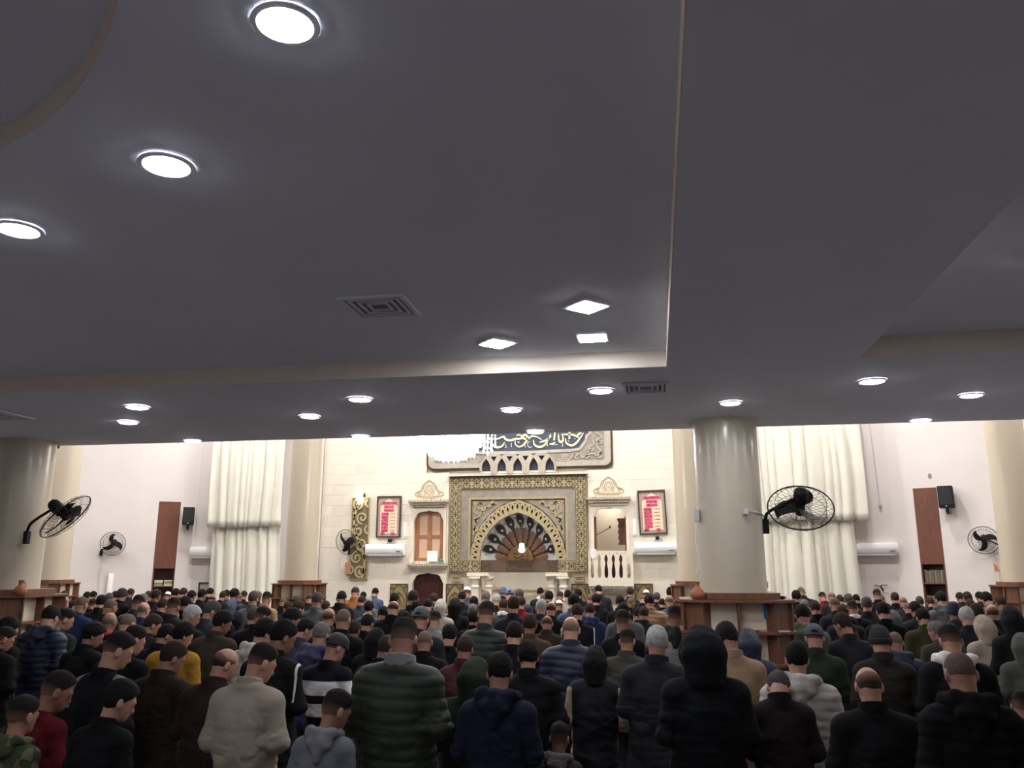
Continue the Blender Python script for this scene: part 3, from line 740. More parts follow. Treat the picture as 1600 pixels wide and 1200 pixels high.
# floral relief in the spandrels
def spiral(cx, cz, r0, turns, a0, sgn, n=26):
    return [(cx + r0*(1-.85*i/(n-1))*math.cos(a0+sgn*2*PI*turns*i/(n-1)), cz + r0*(1-.85*i/(n-1))*math.sin(a0+sgn*2*PI*turns*i/(n-1))) for i in range(n)]
for sx in (-1, 1):
    gs = []
    def Q(l): return [(MX+sx*x, z) for x, z in l]
    for l in (spline([(1.18,3.0),(1.14,3.2),(1.06,3.4),(.98,3.55),(.88,3.66),(.72,3.76),(.55,3.84)], 5), spiral(1.12, 3.16, .075, 1.3, 1.2, 1), spiral(.66, 3.82, .06, 1.3, 2.2, -1), spiral(1.02, 3.74, .11, 1.1, .4, 1),
              spline([(1.19,3.86),(1.12,3.74),(1.16,3.62),(1.06,3.55)], 5), spline([(1.17,3.87),(1.0,3.84),(.92,3.78),(.86,3.84)], 5), spline([(1.18,3.45),(1.1,3.42),(1.14,3.34)], 5), spline([(.9,3.55),(.95,3.65),(.86,3.73),(.80,3.68)], 5), spline([(1.05,3.28),(1.12,3.38),(1.0,3.46)], 5)):
        gs.append(ribbon(Q(l), .042, YF-.022, YF+.005))
    MP('floral_relief', join(*gs), M_GOLD)
# the shell of the niche
DEP = .80
def sh(rho, phi, off=0):
    rho = min(rho, 1.0)
    y = YF+.06 + DEP*math.sqrt(max(0, 1-rho*rho)) - off*.6
    rho *= 1-off*.9
    x, z = arch(phi, rho*1.0, rho*1.21)
    return (x, y, z)
def sheet(f, nu, nv):
    V = [f(i/nu, j/nv) for j in range(nv+1) for i in range(nu+1)]
    F = [(j*(nu+1)+i, j*(nu+1)+i+1, (j+1)*(nu+1)+i+1, (j+1)*(nu+1)+i) for j in range(nv) for i in range(nu)]
    return V, F
M_SHW = mat('shell_white', (226, 226, 226), .5, var=.06); M_SHB = mat('shell_black', (34, 36, 42), .45); M_SHN = mat('shell_brown', (140, 108, 88), .5, var=.1, vscale=10)
M_SHD = mat('shell_dark_brown', (46, 24, 22), .5); M_MED = mat('medallion_gold', (134, 104, 60), .45, metal=.2, var=.15)
MP('shell_ground', sheet(lambda u, v: sh(.66+.34*math.sin(v*PI/2), PI*u, 0), 72, 24), M_SHW, smooth=True)
nl = 10
for k in range(nl):
    p0, p1 = PI*k/nl, PI*(k+1)/nl
    def lobe(u, v):
        top = .66+.08*math.sin(PI*u)
        return sh(.22+(top-.22)*v, p0+(p1-p0)*u, .02*math.sin(PI*u)+.012)
    MP('shell_lobe', sheet(lobe, 8, 8), M_SHN, smooth=True)
for k in range(1, nl):
    ph = PI*k/nl
    prof = [(.998, .060), (.985, .075), (.965, .09), (.93, .108), (.90, .115), (.84, .105), (.79, .07), (.745, .045), (.70, .04)]
    V = [sh(min(r_, .999), ph+s*h_, .035) for r_, h_ in prof for s in (-1, -.33, .33, 1)]
    F = [(i*4+j, i*4+j+1, i*4+j+5, i*4+j+4) for i in range(len(prof)-1) for j in range(3)]
    n = len(V); V += [(x, y+.03, z) for x, y, z in V]; F += [tuple(i+n for i in f) for f in F]
    pe = MP('shell_petal', (V, F), M_SHB)
    c = sh(.88, ph, .045)
    part('petal_dot', xf(lathe([(0,-.02),(.036,-.02),(.034,.012),(.02,.02),(0,.022)], 12), Matrix.Translation(c) @ Matrix.Rotation(R(90), 4, 'X')), M_SHW, pe, world=True)
    zz = [(.71-.43*i/16) for i in range(17)]
    V = []
    for i, r_ in enumerate(zz):
        wig = .035*(1 if i % 4 < 2 else -1)*(.7/(r_+.25))
        for s in (-1, 1): V.append(sh(r_, ph+wig*.5+s*.033*(.7/(r_+.2)), .034))
    F = [(i*2, i*2+1, i*2+3, i*2+2) for i in range(16)]
    n = len(V); V += [(x, y+.03, z) for x, y, z in V]; F += [tuple(i+n for i in f) for f in F]
    MP('zigzag_rib', (V, F), M_SHD)
for k in range(nl):
    c = sh(.93, PI*(k+.5)/nl, .012)
    MP('ground_dot', xf(lathe([(0,0),(.016,0),(.016,.02),(0,.02)], 8), Matrix.Translation(c) @ Matrix.Rotation(R(90), 4, 'X')), M_SHB)
med = MP('medallion', plate([(MX-.05+.36*math.cos(PI*i/30), ZS-.04+.44*math.sin(PI*i/30)) for i in range(31)], [], YF+.70, YF+.76), M_MED)
gs = []
for l in ([(-.16,.10),(-.10,.06),(0,.08),(.06,.14),(.1,.1)], [(-.02,.22),(.06,.30),(.14,.25),(.08,.18)], [(.10,.05),(.12,.0),(.2,.02),(.21,.1),(.15,.1)], [(.2,.30),(.21,.12)], [(-.2,.16),(-.12,.18),(-.06,.14)], [(.02,.02),(.08,.04)]):
    gs.append(ribbon(spline([(MX-.05+x, ZS+.0+z) for x, z in l], 5), .022, YF+.685, YF+.702))
part('medallion_script', join(*gs), M_SHD, med, world=True)
# lower niche wall, moulding, tinted panel
MP('niche_wall', sheet(lambda u, v: (MX+1.0*math.cos(PI*u), YF+.06+DEP*math.sin(PI*u), 2.40*v), 40, 2), M_CREAM, smooth=True)
MP('niche_moulding', sheet(lambda u, v: (MX+.97*math.cos(PI*u), YF+.05+DEP*.97*math.sin(PI*u), 1.55+.05*v), 40, 1), M_GOLD, smooth=True)
m_t = mat('tinted_acrylic', (92, 66, 52), .15, alpha=.62)
tp = MP('tinted_panel', box(NX0, NX1, YF-.03, YF-.02, 2.05, 2.36), m_t)
for x0, x1 in ((NX0+.02, NX0+.27), (MX-.3, MX+.42), (NX1-.27, NX1-.02)):
    part('key_pattern', keyband(x0, x1, 2.07, 2.34, YF-.035), M_GROOVE, tp, world=True, kind='stuff')
nl_ = thing('hanging_lamp', 'small lit glass lamp hanging inside the mihrab niche', 'lamp', (-3.45, 21.8, 2.55))
part('shade', lathe([(0,0),(.05,.005),(.085,.05),(.09,.10),(.06,.13),(.07,.17),(.055,.24),(0,.255)], 20), mat('lamp_glow', (255, 240, 225), .4, emit=.8), nl_, smooth=True)
part('collar', lathe([(.088,.095),(.1,.1),(.1,.115),(.088,.12)], 20), M_GILT, nl_)
part('chain', tube([(0, 0, .25), (0, 0, .80)], .006, 5), M_GILT, nl_)
# paired columns
for i, (x, lb) in enumerate(((-4.60, 'outer left'), (-4.27, 'inner left'), (-2.62, 'inner right'), (-2.33, 'outer right'))):
    y = YF-.10 if i in (0, 3) else YF-.02
    t = thing('niche_column', 'small cream stone column beside the mihrab niche, %s one' % lb, 'column', (x, y, 0), 0, 'mihrab columns')
    part('shaft', lathe([(.13,0),(.13,.15),(.095,.22),(.09,1.66)], 24), M_CREAM, t, smooth=40)
    part('collar_ring', lathe([(.092,1.66),(.115,1.67),(.115,1.71),(.092,1.73)], 24), M_CREAM, t, smooth=40)
    part('capital', join(lathe([(.092,1.73),(.10,1.80),(.125,1.88),(.145,1.90)], 24), box(-.15, .15, -.12, .12, 1.90, 1.95), *[mv(octa, (.135*math.cos(a), .135*math.sin(a), 1.885)) for a in [PI*k/6 for k in range(12)]]), M_CREAM, t, smooth=30)
for sx, nm in ((-1, 'left'), (1, 'right')):
    xa = MX+sx*1.30; xb = MX+sx*.74
    solo('column_lintel', join(box(min(xa, xb), max(xa, xb), YF-.2, YF+.06, 1.955, 2.045), *[box(min(xa, xb)+.03+.065*k, min(xa, xb)+.06+.065*k, YF-.215, YF-.2, 1.96, 1.99) for k in range(8)]), M_CREAM, 'cream dentilled lintel over the %s pair of mihrab columns' % nm, 'lintel', 'mihrab column lintels')
    x0 = -5.26 if sx < 0 else -2.06
    t = thing('name_plate', 'small olive gold inscription plate %s of the mihrab columns' % nm, 'plaque', (x0+.125, YF, 1.82))
    part('plate', box(-.125, .125, -.03, 0, 0, .16), M_GOLD, t)
    part('text_line', join(box(-.1, .1, -.034, -.03, .095, .115), box(-.07, .09, -.034, -.03, .055, .075)), M_GROOVE, t)

# ------------------------------------------------------------------ five interlaced arches above the mihrab
xs5 = [-4.33, -3.91, -3.485, -3.06, -2.635]
fa = thing('arch_screen', 'grey carved screen of five pointed arches above the mihrab', 'carving', (MX, YF, 4.57))
def parch(cx, z0, z1, hw):
    L = [(cx-hw, z0)] + [(cx-hw*(1-t**1.7), z0+(z1-z0)*(.32+.68*t)) for t in (0, .2, .4, .6, .8)] + [(cx, z1)]
    return L + [(2*cx-x, z) for x, z in reversed(L[:-1])]
top = []
for k in range(4):
    cx = (xs5[k]+xs5[k+1])/2
    top += [(cx-.30*math.cos(a), 4.86+.26*math.sin(a)) for a in [PI*(.24+.52*i/8) for i in range(9)]]
x0, x1 = xs5[0]-.16, xs5[-1]+.16
out = [(x0-.02, 4.66), (x0-.0, 4.80), (x0+.06, 4.93)] + top + [(x1-.06, 4.93), (x1, 4.80), (x1+.02, 4.66), (x1-.02, 4.66)]
path = [(x1-.02, 4.66)]
for cx in reversed(xs5):
    pa = list(reversed(parch(cx, 4.66, 4.99, .115)))
    path += pa
    if cx != xs5[0]:
        path += [(cx-.135, 4.66), (cx-.135, 4.575), (cx-.29, 4.575), (cx-.29, 4.66)]
tri = [[((a+b)/2-.085, 5.04), ((a+b)/2+.085, 5.04), ((a+b)/2, 4.90)] for a, b in zip(xs5[:-1], xs5[1:])]
poly = [(x0-.02, 4.66), (x0-.0, 4.80), (x0+.06, 4.93)] + top + [(x1-.06, 4.93), (x1, 4.80), (x1+.02, 4.66)] + path[1:]
part('screen', plate(poly, tri, YF-.16, YF-.07), M_SILVER2, fa, world=True)
part('dark_back', join(box(x0+.04, x1-.04, YF-.068, YF-.045, 4.665, 4.90), box(xs5[0]-.02, xs5[-1]+.02, YF-.068, YF-.045, 4.90, 5.05)), mat('slate_back', (56, 58, 66), .7), fa, world=True)
part('sill', box(x0, x1, YF-.10, YF, 4.60, 4.655), M_CREAM, fa, world=True)

# ------------------------------------------------------------------ calligraphy panel
cp = thing('calligraphy_panel', 'large silver panel with gold calligraphy on blue above the mihrab', 'calligraphy panel', (MX+.02, YF, 4.70))
def rrect(x0, x1, z0, z1, r, n=6):
    P = []
    for cx, cz, a0 in ((x1-r, z0+r, -PI/2), (x1-r, z1-r, 0), (x0+r, z1-r, PI/2), (x0+r, z0+r, PI)):
        P += [(cx+r*math.cos(a0+PI/2*i/n), cz+r*math.sin(a0+PI/2*i/n)) for i in range(n+1)]
    return P
PX0, PX1, PZ0, PZ1 = -5.99, -.99, 4.70, 6.75
part('dark_edge', plate(rrect(PX0, PX1, PZ0, PZ1, .2), [], YF-.03, YF+.06), M_GROOVE, cp, world=True)
part('silver_ground', plate(rrect(PX0+.05, PX1-.05, PZ0+.05, PZ1-.05, .18), [], YF-.045, YF-.028), M_SILVER, cp, world=True)
part('silver_rim', plate(rrect(PX0+.06, PX1-.06, PZ0+.06, PZ1-.06, .17), [rrect(PX0+.22, PX1-.22, PZ0+.2, PZ1-.2, .06)], YF-.06, YF-.043), M_SILVER2, cp, world=True)
half = [(0, 5.14), (.95, 5.16), (1.42, 5.17), (1.63, 5.20), (1.72, 5.32), (1.80, 5.42), (1.82, 5.54), (1.92, 5.62), (1.92, 5.95)]
lo = [(MX+.02+x, z) for x, z in half] ; lo_m = [(MX+.02-x, z) for x, z in reversed(half[1:])]
up = [(MX+.02+x, 11.6-z-.0) for x, z in reversed(half)]; up_m = [(MX+.02-x, 11.6-z) for x, z in half[1:]]
fieldp = lo_m + lo + [p for p in up if p[1] > 5.96] + [p for p in up_m if p[1] > 5.96]
part('blue_field', plate(fieldp, [], YF-.056, YF-.044), M_BLUEF, cp, world=True)
part('field_border', join(ribbon(lo_m + lo, .075, YF-.066, YF-.05)), M_SILVER2, cp, world=True)
gs = []
for sx in (-1, 1):
    def Q(l): return [(MX+.02+sx*x, z) for x, z in l]
    for l in (spiral(1.25, 4.99, .085, 1.4, .3, 1), spiral(1.55, 5.0, .085, 1.4, 2.5, -1), spline([(1.05,4.94),(1.3,4.9),(1.5,5.06),(1.72,4.98),(1.95,5.08),(2.12,4.96),(2.22,5.0)], 5), spiral(1.95, 5.2, .1, 1.2, .8, 1), spiral(2.16, 5.38, .1, 1.2, 3.0, -1), spline([(2.05,4.98),(2.2,5.12),(2.08,5.28),(2.22,5.5),(2.06,5.66),(2.2,5.85)], 5),
              spiral(2.08, 5.75, .09, 1.2, 1.0, 1), spline([(1.86,5.12),(2.0,5.3),(1.98,5.45)], 5), spiral(1.82, 4.98, .06, 1.1, 0, 1), spiral(2.17, 5.1, .05, 1.1, 2, 1)):
        gs.append(ribbon(Q(l), .035, YF-.068, YF-.04))
part('scroll_relief', join(*gs), M_SILVER2, cp, world=True, kind='stuff')
GOLD = [[(-4.328, 5.625), (-4.227, 5.548), (-4.052, 5.519), (-3.877, 5.576), (-3.827, 5.513), (-3.702, 5.472), (-3.553, 5.506), (-3.404, 5.514), (-3.391, 5.58), (-3.478, 5.615), (-3.528, 5.584)], [(-4.19, 5.522), (-4.194, 5.398), (-4.076, 5.296), (-3.926, 5.317), (-3.847, 5.426)], [(-3.565, 5.469), (-3.553, 5.357), (-3.454, 5.293), (-3.33, 5.352), (-3.225, 5.522), (-3.292, 5.61), (-3.359, 5.562), (-3.305, 5.499), (-3.206, 5.509), (-3.107, 5.568), (-2.959, 5.539), (-2.849, 5.463)], [(-3.07, 5.468), (-3.046, 5.345), (-2.936, 5.28), (-2.813, 5.302), (-2.714, 5.41), (-2.609, 5.616)], [(-2.911, 5.403), (-2.738, 5.447), (-2.59, 5.567)], [(-2.646, 5.347), (-2.568, 5.35), (-2.489, 5.385)], [(-2.496, 5.675), (-2.523, 5.442)], [(-2.406, 5.611), (-2.396, 5.451), (-2.347, 5.396), (-2.286, 5.448), (-2.301, 5.608)], [(-2.224, 5.495), (-2.202, 5.372), (-2.081, 5.296), (-1.959, 5.342), (-1.836, 5.485), (-1.744, 5.617)], [(-2.333, 5.596), (-2.028, 5.576), (-1.836, 5.485)], [(-2.112, 5.652), (-2.115, 5.468)], [(-1.932, 5.537), (-1.858, 5.596), (-1.797, 5.631)]]
SMALL = [[(-3.826, 5.376), (-3.806, 5.289), (-3.839, 5.29)], [(-3.665, 5.409), (-3.665, 5.298)], [(-3.491, 5.442), (-3.474, 5.405), (-3.454, 5.441)], [(-3.157, 5.421), (-3.219, 5.41), (-3.226, 5.337), (-3.182, 5.274), (-3.108, 5.285)], [(-2.714, 5.373), (-2.7, 5.311), (-2.727, 5.3)], [(-2.556, 5.315), (-2.421, 5.334)], [(-2.304, 5.375), (-2.295, 5.289), (-2.32, 5.29)], [(-4.252, 5.449), (-4.315, 5.438), (-4.277, 5.388), (-4.326, 5.339), (-4.251, 5.288)], [(-3.305, 5.339), (-3.293, 5.277)], [(-4.101, 5.445), (-4.064, 5.42)], [(-1.993, 5.489), (-1.957, 5.464)], [(-2.152, 5.432), (-2.128, 5.395)]]
part('gold_script', join(*[ribbon(spline([(x, z) for x, z in l], 6), .055, YF-.075, YF-.05, taper=True) for l in GOLD]), M_CALLI, cp, world=True)
part('white_marks', join(*[ribbon(spline([(x, z) for x, z in l], 5), .018, YF-.07, YF-.05) for l in SMALL]), M_CALLW, cp, world=True)
part('gold_script', join(*[ribbon(spline([(x, z) for x, z in l], 6), .055, YF-.075, YF-.05, taper=True) for l in [[(-4.9,5.75),(-4.3,5.8),(-3.6,5.72),(-2.9,5.8),(-2.2,5.72),(-1.9,5.8)], [(-4.4,6.2),(-4.38,5.7)], [(-3.2,6.3),(-3.22,5.7)], [(-2.5,6.25),(-2.5,5.65)], [(-2.1,6.2),(-2.1,5.65)]]]), M_CALLI, cp, world=True)

# ------------------------------------------------------------------ scroll strip left of the timetable, with its lamp
ss = thing('scroll_strip', 'tall narrow gold arabesque strip left of the left timetable', 'carving', (-7.79, YF, 1.87))
part('ground', box(-8.03, -7.55, YF-.04, YF, 1.87, 4.01), mat('olive_ground', (112, 98, 70), .6, var=.15), ss, world=True)
part('edge', join(box(-8.04, -8.02, YF-.05, YF, 1.87, 4.01), box(-7.56, -7.54, YF-.05, YF, 1.87, 4.01), box(-8.04, -7.54, YF-.05, YF, 1.86, 1.88), box(-8.04, -7.54, YF-.05, YF, 4.0, 4.02)), M_GOLD, ss, world=True)
gs = [ribbon(spline([(-7.79+.17*math.sin(2.9*k*.2+.6), 1.9+.21*k) for k in range(11)], 6), .06, YF-.06, YF-.035)]
for k in range(6):
    sx = 1 if k % 2 else -1
    gs.append(ribbon(spiral(-7.79-sx*.06, 2.08+.35*k,   .165, 1.45, PI/2*sx, sx), .05, YF-.06, YF-.035))
    gs.append(ribbon(spline([(-7.79+sx*.22, 2.0+.35*k), (-7.79+sx*.14, 2.1+.35*k), (-7.79+sx*.2, 2.22+.35*k)], 4), .045, YF-.06, YF-.035))
part('scroll_relief', join(*gs), mat('pale_gold_relief', (186, 170, 130), .5, metal=.1), ss, world=True, kind='stuff')
wl = thing('wall_lamp', 'small glowing wall lamp at the top of the scroll strip', 'lamp', (-7.78, YF-.06, 3.86))
part('shade', lathe([(0,0),(.06,.01),(.075,.08),(.07,.17),(.05,.2),(0,.205)], 16, (0, -.08, 0)), mat('wall_lamp_glow', (255, 246, 228), .4, emit=1.5), wl, smooth=True)
part('holder', join(box(-.015, .1, -.02, .02, .18, .21), box(.07, .1, -.02, .02, .16, .28)), M_DGREY, wl)

# ------------------------------------------------------------------ prayer timetable boards
def board(label, x0, x1, z0, z1, tilt, scroll):
    W, Hh = x1-x0, z1-z0
    t = thing('timetable_board', label, 'timetable', ((x0+x1)/2, YF-.01, z0), 0, 'prayer timetable boards')
    t.rotation_euler = (0, R(tilt), 0)
    fr = mat('board_frame', (66, 52, 48), .5)
    e = .035
    part('frame', join(box(-W/2, -W/2+e, -.06, 0, 0, Hh), box(W/2-e, W/2, -.06, 0, 0, Hh), box(-W/2+e, W/2-e, -.06, 0, 0, e), box(-W/2+e, W/2-e, -.06, 0, Hh-e, Hh)), fr, t)
    part('ground', box(-W/2+e, W/2-e, -.03, -.005, e, Hh-e), mat('board_taupe', (176, 156, 142), .6), t)
    w2 = W/2-.10
    part('arch_field', plate([(-w2, .1), (w2, .1), (w2, Hh-.30), (w2*.8, Hh-.22), (w2*.35, Hh-.13), (0, Hh-.07), (-w2*.35, Hh-.13), (-w2*.8, Hh-.22), (-w2, Hh-.30)], [], -.036, -.03), mat('board_cream', (232, 206, 176), .6), t)
    led = mat('led_red', (120, 10, 50), .4, emit=.022, ecol=(225, 10, 80)); lit = mat('led_lit', (255, 120, 170), .4, emit=.07, ecol=(255, 40, 110)); off = mat('led_off', (60, 14, 20), .4)
    def led_box(x, z, w_, h_, m_, nd):
        d = part('led_display', box(x-w_/2, x+w_/2, -.045, -.034, z-h_/2, z+h_/2), m_, t)
        gs = []
        for k in range(nd):
            cx = x-w_/2+w_*(k+.5)/nd; a = w_/nd*.28; hh = h_*.32
            segs = [s for s in range(7) if rng.random() < .62] or [0]
            P = {0: (-a, a, hh), 3: (-a, a, 0), 6: (-a, a, -hh)}
            for s in segs:
                if s in P: gs.append(box(cx-a, cx+a, -.047, -.044, z+P[s][2]-.004, z+P[s][2]+.004))
                else:
                    sx = -a if s in (1, 4) else a; zz = (0, hh) if s < 3 else (-hh, 0)
                    gs.append(box(cx+sx-.004, cx+sx+.004, -.047, -.044, z+zz[0], z+zz[1]))
        part('digits', join(*gs), lit, d)
    led_box(0, Hh-.19, W*.62, .065, led, 9)
    led_box(0, Hh-.285, W*.40, .06, led, 6); led_box(0, Hh-.375, W*.40, .06, led, 6)
    for k in range(6):
        z = Hh-.475-.088*k
        led_box(-W*.16, z, W*.28, .066, led, 4)
        part('row_line', box(W*.06, W*.26, -.04, -.035, z-.004, z+.005), M_DGREY, t)
    led_box(-W*.24, .115, W*.15, .055, off, 2); led_box(W*.18, .115, W*.15, .055, led, 2)
board('prayer timetable board with red digits above the left mihrab-wall air conditioner', -7.33, -6.66, 2.95, 4.05, 0, True)
board('slightly tilted prayer timetable board with red digits right of the balcony', -.37, .33, 2.99, 4.10, -1.8, False)

# ------------------------------------------------------------------ windows, cornices, crests
def cornice(label, x0, x1, z0, z1, up):
    t = thing('cornice', label, 'cornice', ((x0+x1)/2, YF, z0), 0, 'dentilled cream cornices')
    n = 3
    for k in range(n):
        q = k/(n-1); inset = .10*(1-q); h0 = z0+(z1-z0)*k/n; h1 = z0+(z1-z0)*(k+1)/n
        part('step', box(x0+inset, x1-inset, YF-.08-.07*k, YF+.02, h0, h1-.012), M_CREAM, t, world=True)
        nd = int((x1-x0-2*inset)/.065)
        gs = []
        for i in range(nd):
            cx = x0+inset+(x1-x0-2*inset)*(i+.5)/nd; y = YF-.08-.07*k
            gs.append(([(cx-.027, y, h1-.014), (cx+.027, y, h1-.014), (cx, y, h0+.008), (cx-.02, y-.03, h1-.014), (cx+.02, y-.03, h1-.014), (cx, y-.012, h0+.012)], [(0,1,2),(3,5,4),(0,3,4,1),(1,4,5,2),(2,5,3,0)]))
        part('dentils', join(*gs), M_CREAM, t, world=True, kind='stuff')
    for i in range(12):
        pass
    part('beads', join(*[box(x0+.03+(x1-x0-.06)*i/11-.012, x0+.03+(x1-x0-.06)*i/11+.012, YF-.03, YF+.01, z1+.02, z1+.045) for i in range(12)]), M_GOLD, t, world=True, kind='stuff')
cornice('dentilled cream cornice over the wood-panelled window', -6.44, -5.36, 3.74, 3.92, 1)
cornice('dentilled cream cornice between wood-panelled window and dark door', -6.45, -5.36, 2.09, 2.28, 1)
cornice('dentilled cream cornice over the open balcony window', -1.69, -.57, 3.73, 3.94, 1)
def crest(label, cx, z0):
    t = thing('crest_relief', label, 'carving', (cx, YF, z0), 0, 'carved crests')
    gs = []
    M_L = mat('crest_line', (168, 152, 122), .7)
    ol = [(-.38,.03),(-.37,.10),(-.28,.15),(-.21,.17),(-.20,.25),(-.15,.33),(-.07,.39),(0,.43)]
    full = ol + [(-x, z) for x, z in reversed(ol[:-1])]
    gs.append(ribbon(spline(full, 5), .02, -.03, .0)); gs.append(ribbon(spline([(-.38,.03),(-.2,.0),(0,-.01),(.2,.0),(.38,.03)], 5), .02, -.03, 0))
    for sx in (-1, 1):
        gs += [ribbon(spiral(sx*.27, .08, .055, 1.2, 0, sx), .014, -.025, 0), ribbon(spiral(sx*.1, .1, .06, 1.1, PI/2, -sx), .014, -.025, 0), ribbon(spline([(0,.04),(sx*.10,.2),(sx*.05,.33)], 5), .014, -.025, 0), ribbon(spline([(0,.14),(sx*.05,.22),(0,.32)], 5), .014, -.025, 0), ribbon(spline([(sx*.14,.16),(sx*.16,.25),(sx*.1,.3)], 4), .014, -.025, 0)]
    part('ground', plate(spline(full, 5), [], -.012, .0), M_CREAM, t)
    part('relief_lines', join(*gs), M_L, t)
crest('carved crest relief above the wood-panelled window', -5.90, 4.02)
crest('carved crest relief above the open balcony window', -1.13, 4.03)
def cusp(x0, x1, z0, z1):
    cx = (x0+x1)/2; h = (x1-x0)/2
    l = [(-h, z0), (-h, z1-.27), (-h+.02, z1-.25), (-h+.03, z1-.20), (-h+.06, z1-.17), (-h+.08, z1-.10), (-h+.15, z1-.05), (-.14, z1-.04), (-.06, z1-.025), (0, z1)]
    return [(cx+x, z) for x, z in l] + [(cx-x, z) for x, z in reversed(l[:-1])]
def surround(name, label, x0, x1, z0, z1, zb=None):
    zb = z0 if zb is None else zb
    o = cusp(x0, x1, z0, z1)
    solo(name, plate([(x0-.07, zb), (x0-.07, z1+.06), (x1+.07, z1+.06), (x1+.07, zb)] + [(x1, z0)] + list(reversed(o))[1:], [], YF-.035, YF+.06), M_CREAM, label, 'window surround' if zb > .5 else 'door surround')
surround('window_surround', 'cream cusped surround of the wood-panelled window', -6.30, -5.49, 2.30, 3.66)
surround('door_surround', 'cream cusped surround of the dark arched door', -6.30, -5.47, 0, 2.045)
surround('window_surround', 'cream cusped surround of the open balcony window', -1.53, -.71, 2.0, 3.69)
wp = tag(link('window_1', None), 'window boarded with four pale panels in a brown wooden frame', 'window'); wp['kind'] = 'structure'; wp.location = (-5.895, YF+.1, 2.34)
for x in (-.405, -.06, .285): part('window_frame', box(x, x+.12, -.01, .04, 0, 1.32), M_LAUAN, wp)
for z in (0, .60, 1.24): part('window_frame', box(-.405, .405, -.008, .038, z, z+.08), M_LAUAN, wp)
for x0, x1 in ((-.29, -.055), (.055, .29)):
    for z0, z1 in ((.08, .60), (.68, 1.24)):
        part('panel', box(x0, x1, .01, .03, z0, z1), mat('pale_board', (204, 172, 146), .7, var=.06), wp)
solo('white_box', join(plate(rrect(-.14, .14, 0, .27, .02), [], 0, .07)), M_WHITE, 'white plastic box standing on the wood-panelled window sill', 'box', base=(0, 0, 0))
bpy.data.objects['white_box'].location = (-5.77, YF-.06, 2.33)
solo('green_cloth', lathe([(.07,0),(.075,.02),(.05,.055),(.02,.07),(0,.072)], 12, (-5.54, YF-.05, 2.33)), mat('teal_cloth', (60, 120, 108), .8), 'small teal bundle beside the white box on the sill', 'cloth', smooth=True)
dr = link('door_1', None); dr['kind'] = 'structure'; dr.location = (-5.885, YF+.12, 0); tag(dr, 'dark brown arched wooden door left of the mihrab', 'door')
part('leaf', box(-.42, .42, 0, .06, 0, 2.05), M_DOOR, dr)
part('raised_panel', plate([(-.30, .2), (.30, .2)] + [(.30*math.cos(a), 1.68+.14*math.sin(a)) for a in [PI*i/12 for i in range(13)]], [], -.02, .0), M_DOOR, dr)
part('moulding', ribbon([(-.33, .2)] + [(.33*math.cos(PI-a), 1.70+.16*math.sin(a)) for a in [PI*i/12 for i in range(13)]] + [(.33, .2)], .03, -.03, .0), M_DOOR, dr)
# alcove behind the balcony window
solo('alcove_fill_lamp', lathe([(0,-.01),(.15,-.012),(.16,0)], 24, (-1.12, YF+.8, 3.99)), mat('alcove_fill_glow', (255, 250, 245), .5, emit=3.2), 'unseen round lamp added to brighten the alcove behind the balcony window', 'ceiling light', smooth=40)  # unseen lamp added to brighten the alcove interior
cb = thing('wall_cabinet', 'brown wooden carved bracket hanging inside the balcony window', 'cabinet', (-.86, YF+.55, 2.78))
part('body', plate([(-.06,0),(.10,0),(.10,.62),(-.06,.62),(-.08,.58),(-.06,.52),(-.09,.45),(-.06,.38),(-.09,.30),(-.06,.22),(-.09,.14),(-.06,.08)], [], 0, .10), M_WOOD, cb)
part('cap', box(-.10, .12, -.01, .11, .60, .65), M_WOOD, cb)
part('foot', box(-.08, .12, -.01, .11, -.03, .02), M_WOOD, cb)
mk = thing('microphone_arm', 'thin dark microphone arm reaching into the balcony window', 'microphone', (-1.50, YF+.2, 2.98))
part('arm', tube([(0, 0, 0), (.2, 0, .10), (.36, 0, .19)], .009, 6), M_DGREY, mk); part('microphone', lathe([(0,0),(.022,.01),(.022,.06),(0,.075)], 10, (.37, 0, .175)), M_DGREY, mk)
solo('inner_jamb', join(box(-1.535, -1.47, YF+.07, YF+.12, 2.4, 3.45)), M_WOOD, 'dark wooden jamb on the left inside the balcony window', 'jamb', 'balcony window jambs')
solo('inner_jamb', join(box(-.745, -.705, YF+.07, YF+.12, 2.4, 3.45)), M_WOOD, 'brown wooden jamb on the right inside the balcony window', 'jamb', 'balcony window jambs')
# balcony
bx0, bx1, by = -1.66, -.555, YF-.38
bl = thing('balcony', 'white carved pulpit balcony with vase-shaped openings right of the mihrab', 'balcony', ((bx0+bx1)/2, YF, 1.60))
def vase(cx):
    pr = [(.0,1.915),(.030,1.93),(.046,2.0),(.045,2.13),(.028,2.24),(.020,2.28),(.036,2.33),(.045,2.38),(.028,2.45),(0,2.50)]
    return [(cx+r_, z) for r_, z in pr] + [(cx-r_, z) for r_, z in reversed(pr[1:-1])]
edge = [(bx0, 1.80), (bx1, 1.80), (bx1, 2.54)] + [(bx1-(bx1-bx0)*i/24, 2.56+.022*abs(math.sin(PI*i/4))) for i in range(25)] + [(bx0, 2.54)]
tri = [[(bx0+1.105*f-.03, 2.53), (bx0+1.105*f+.03, 2.53), (bx0+1.105*f, 2.49)] for f in (.166, .325, .48, .646, .81)]
part('front_panel', plate(edge, [vase(bx0+1.105*f) for f in (.086, .246, .40, .563, .729, .9)] + tri, by, by+.05), M_CREAM, bl, world=True)
for x in (bx0, bx1-.05): part('side_panel', box(x, x+.05, by+.05, YF-.0, 1.80, 2.56), M_CREAM, bl, world=True)
part('floor_slab', box(bx0, bx1, by, YF, 1.72, 1.80), M_CREAM, bl, world=True)
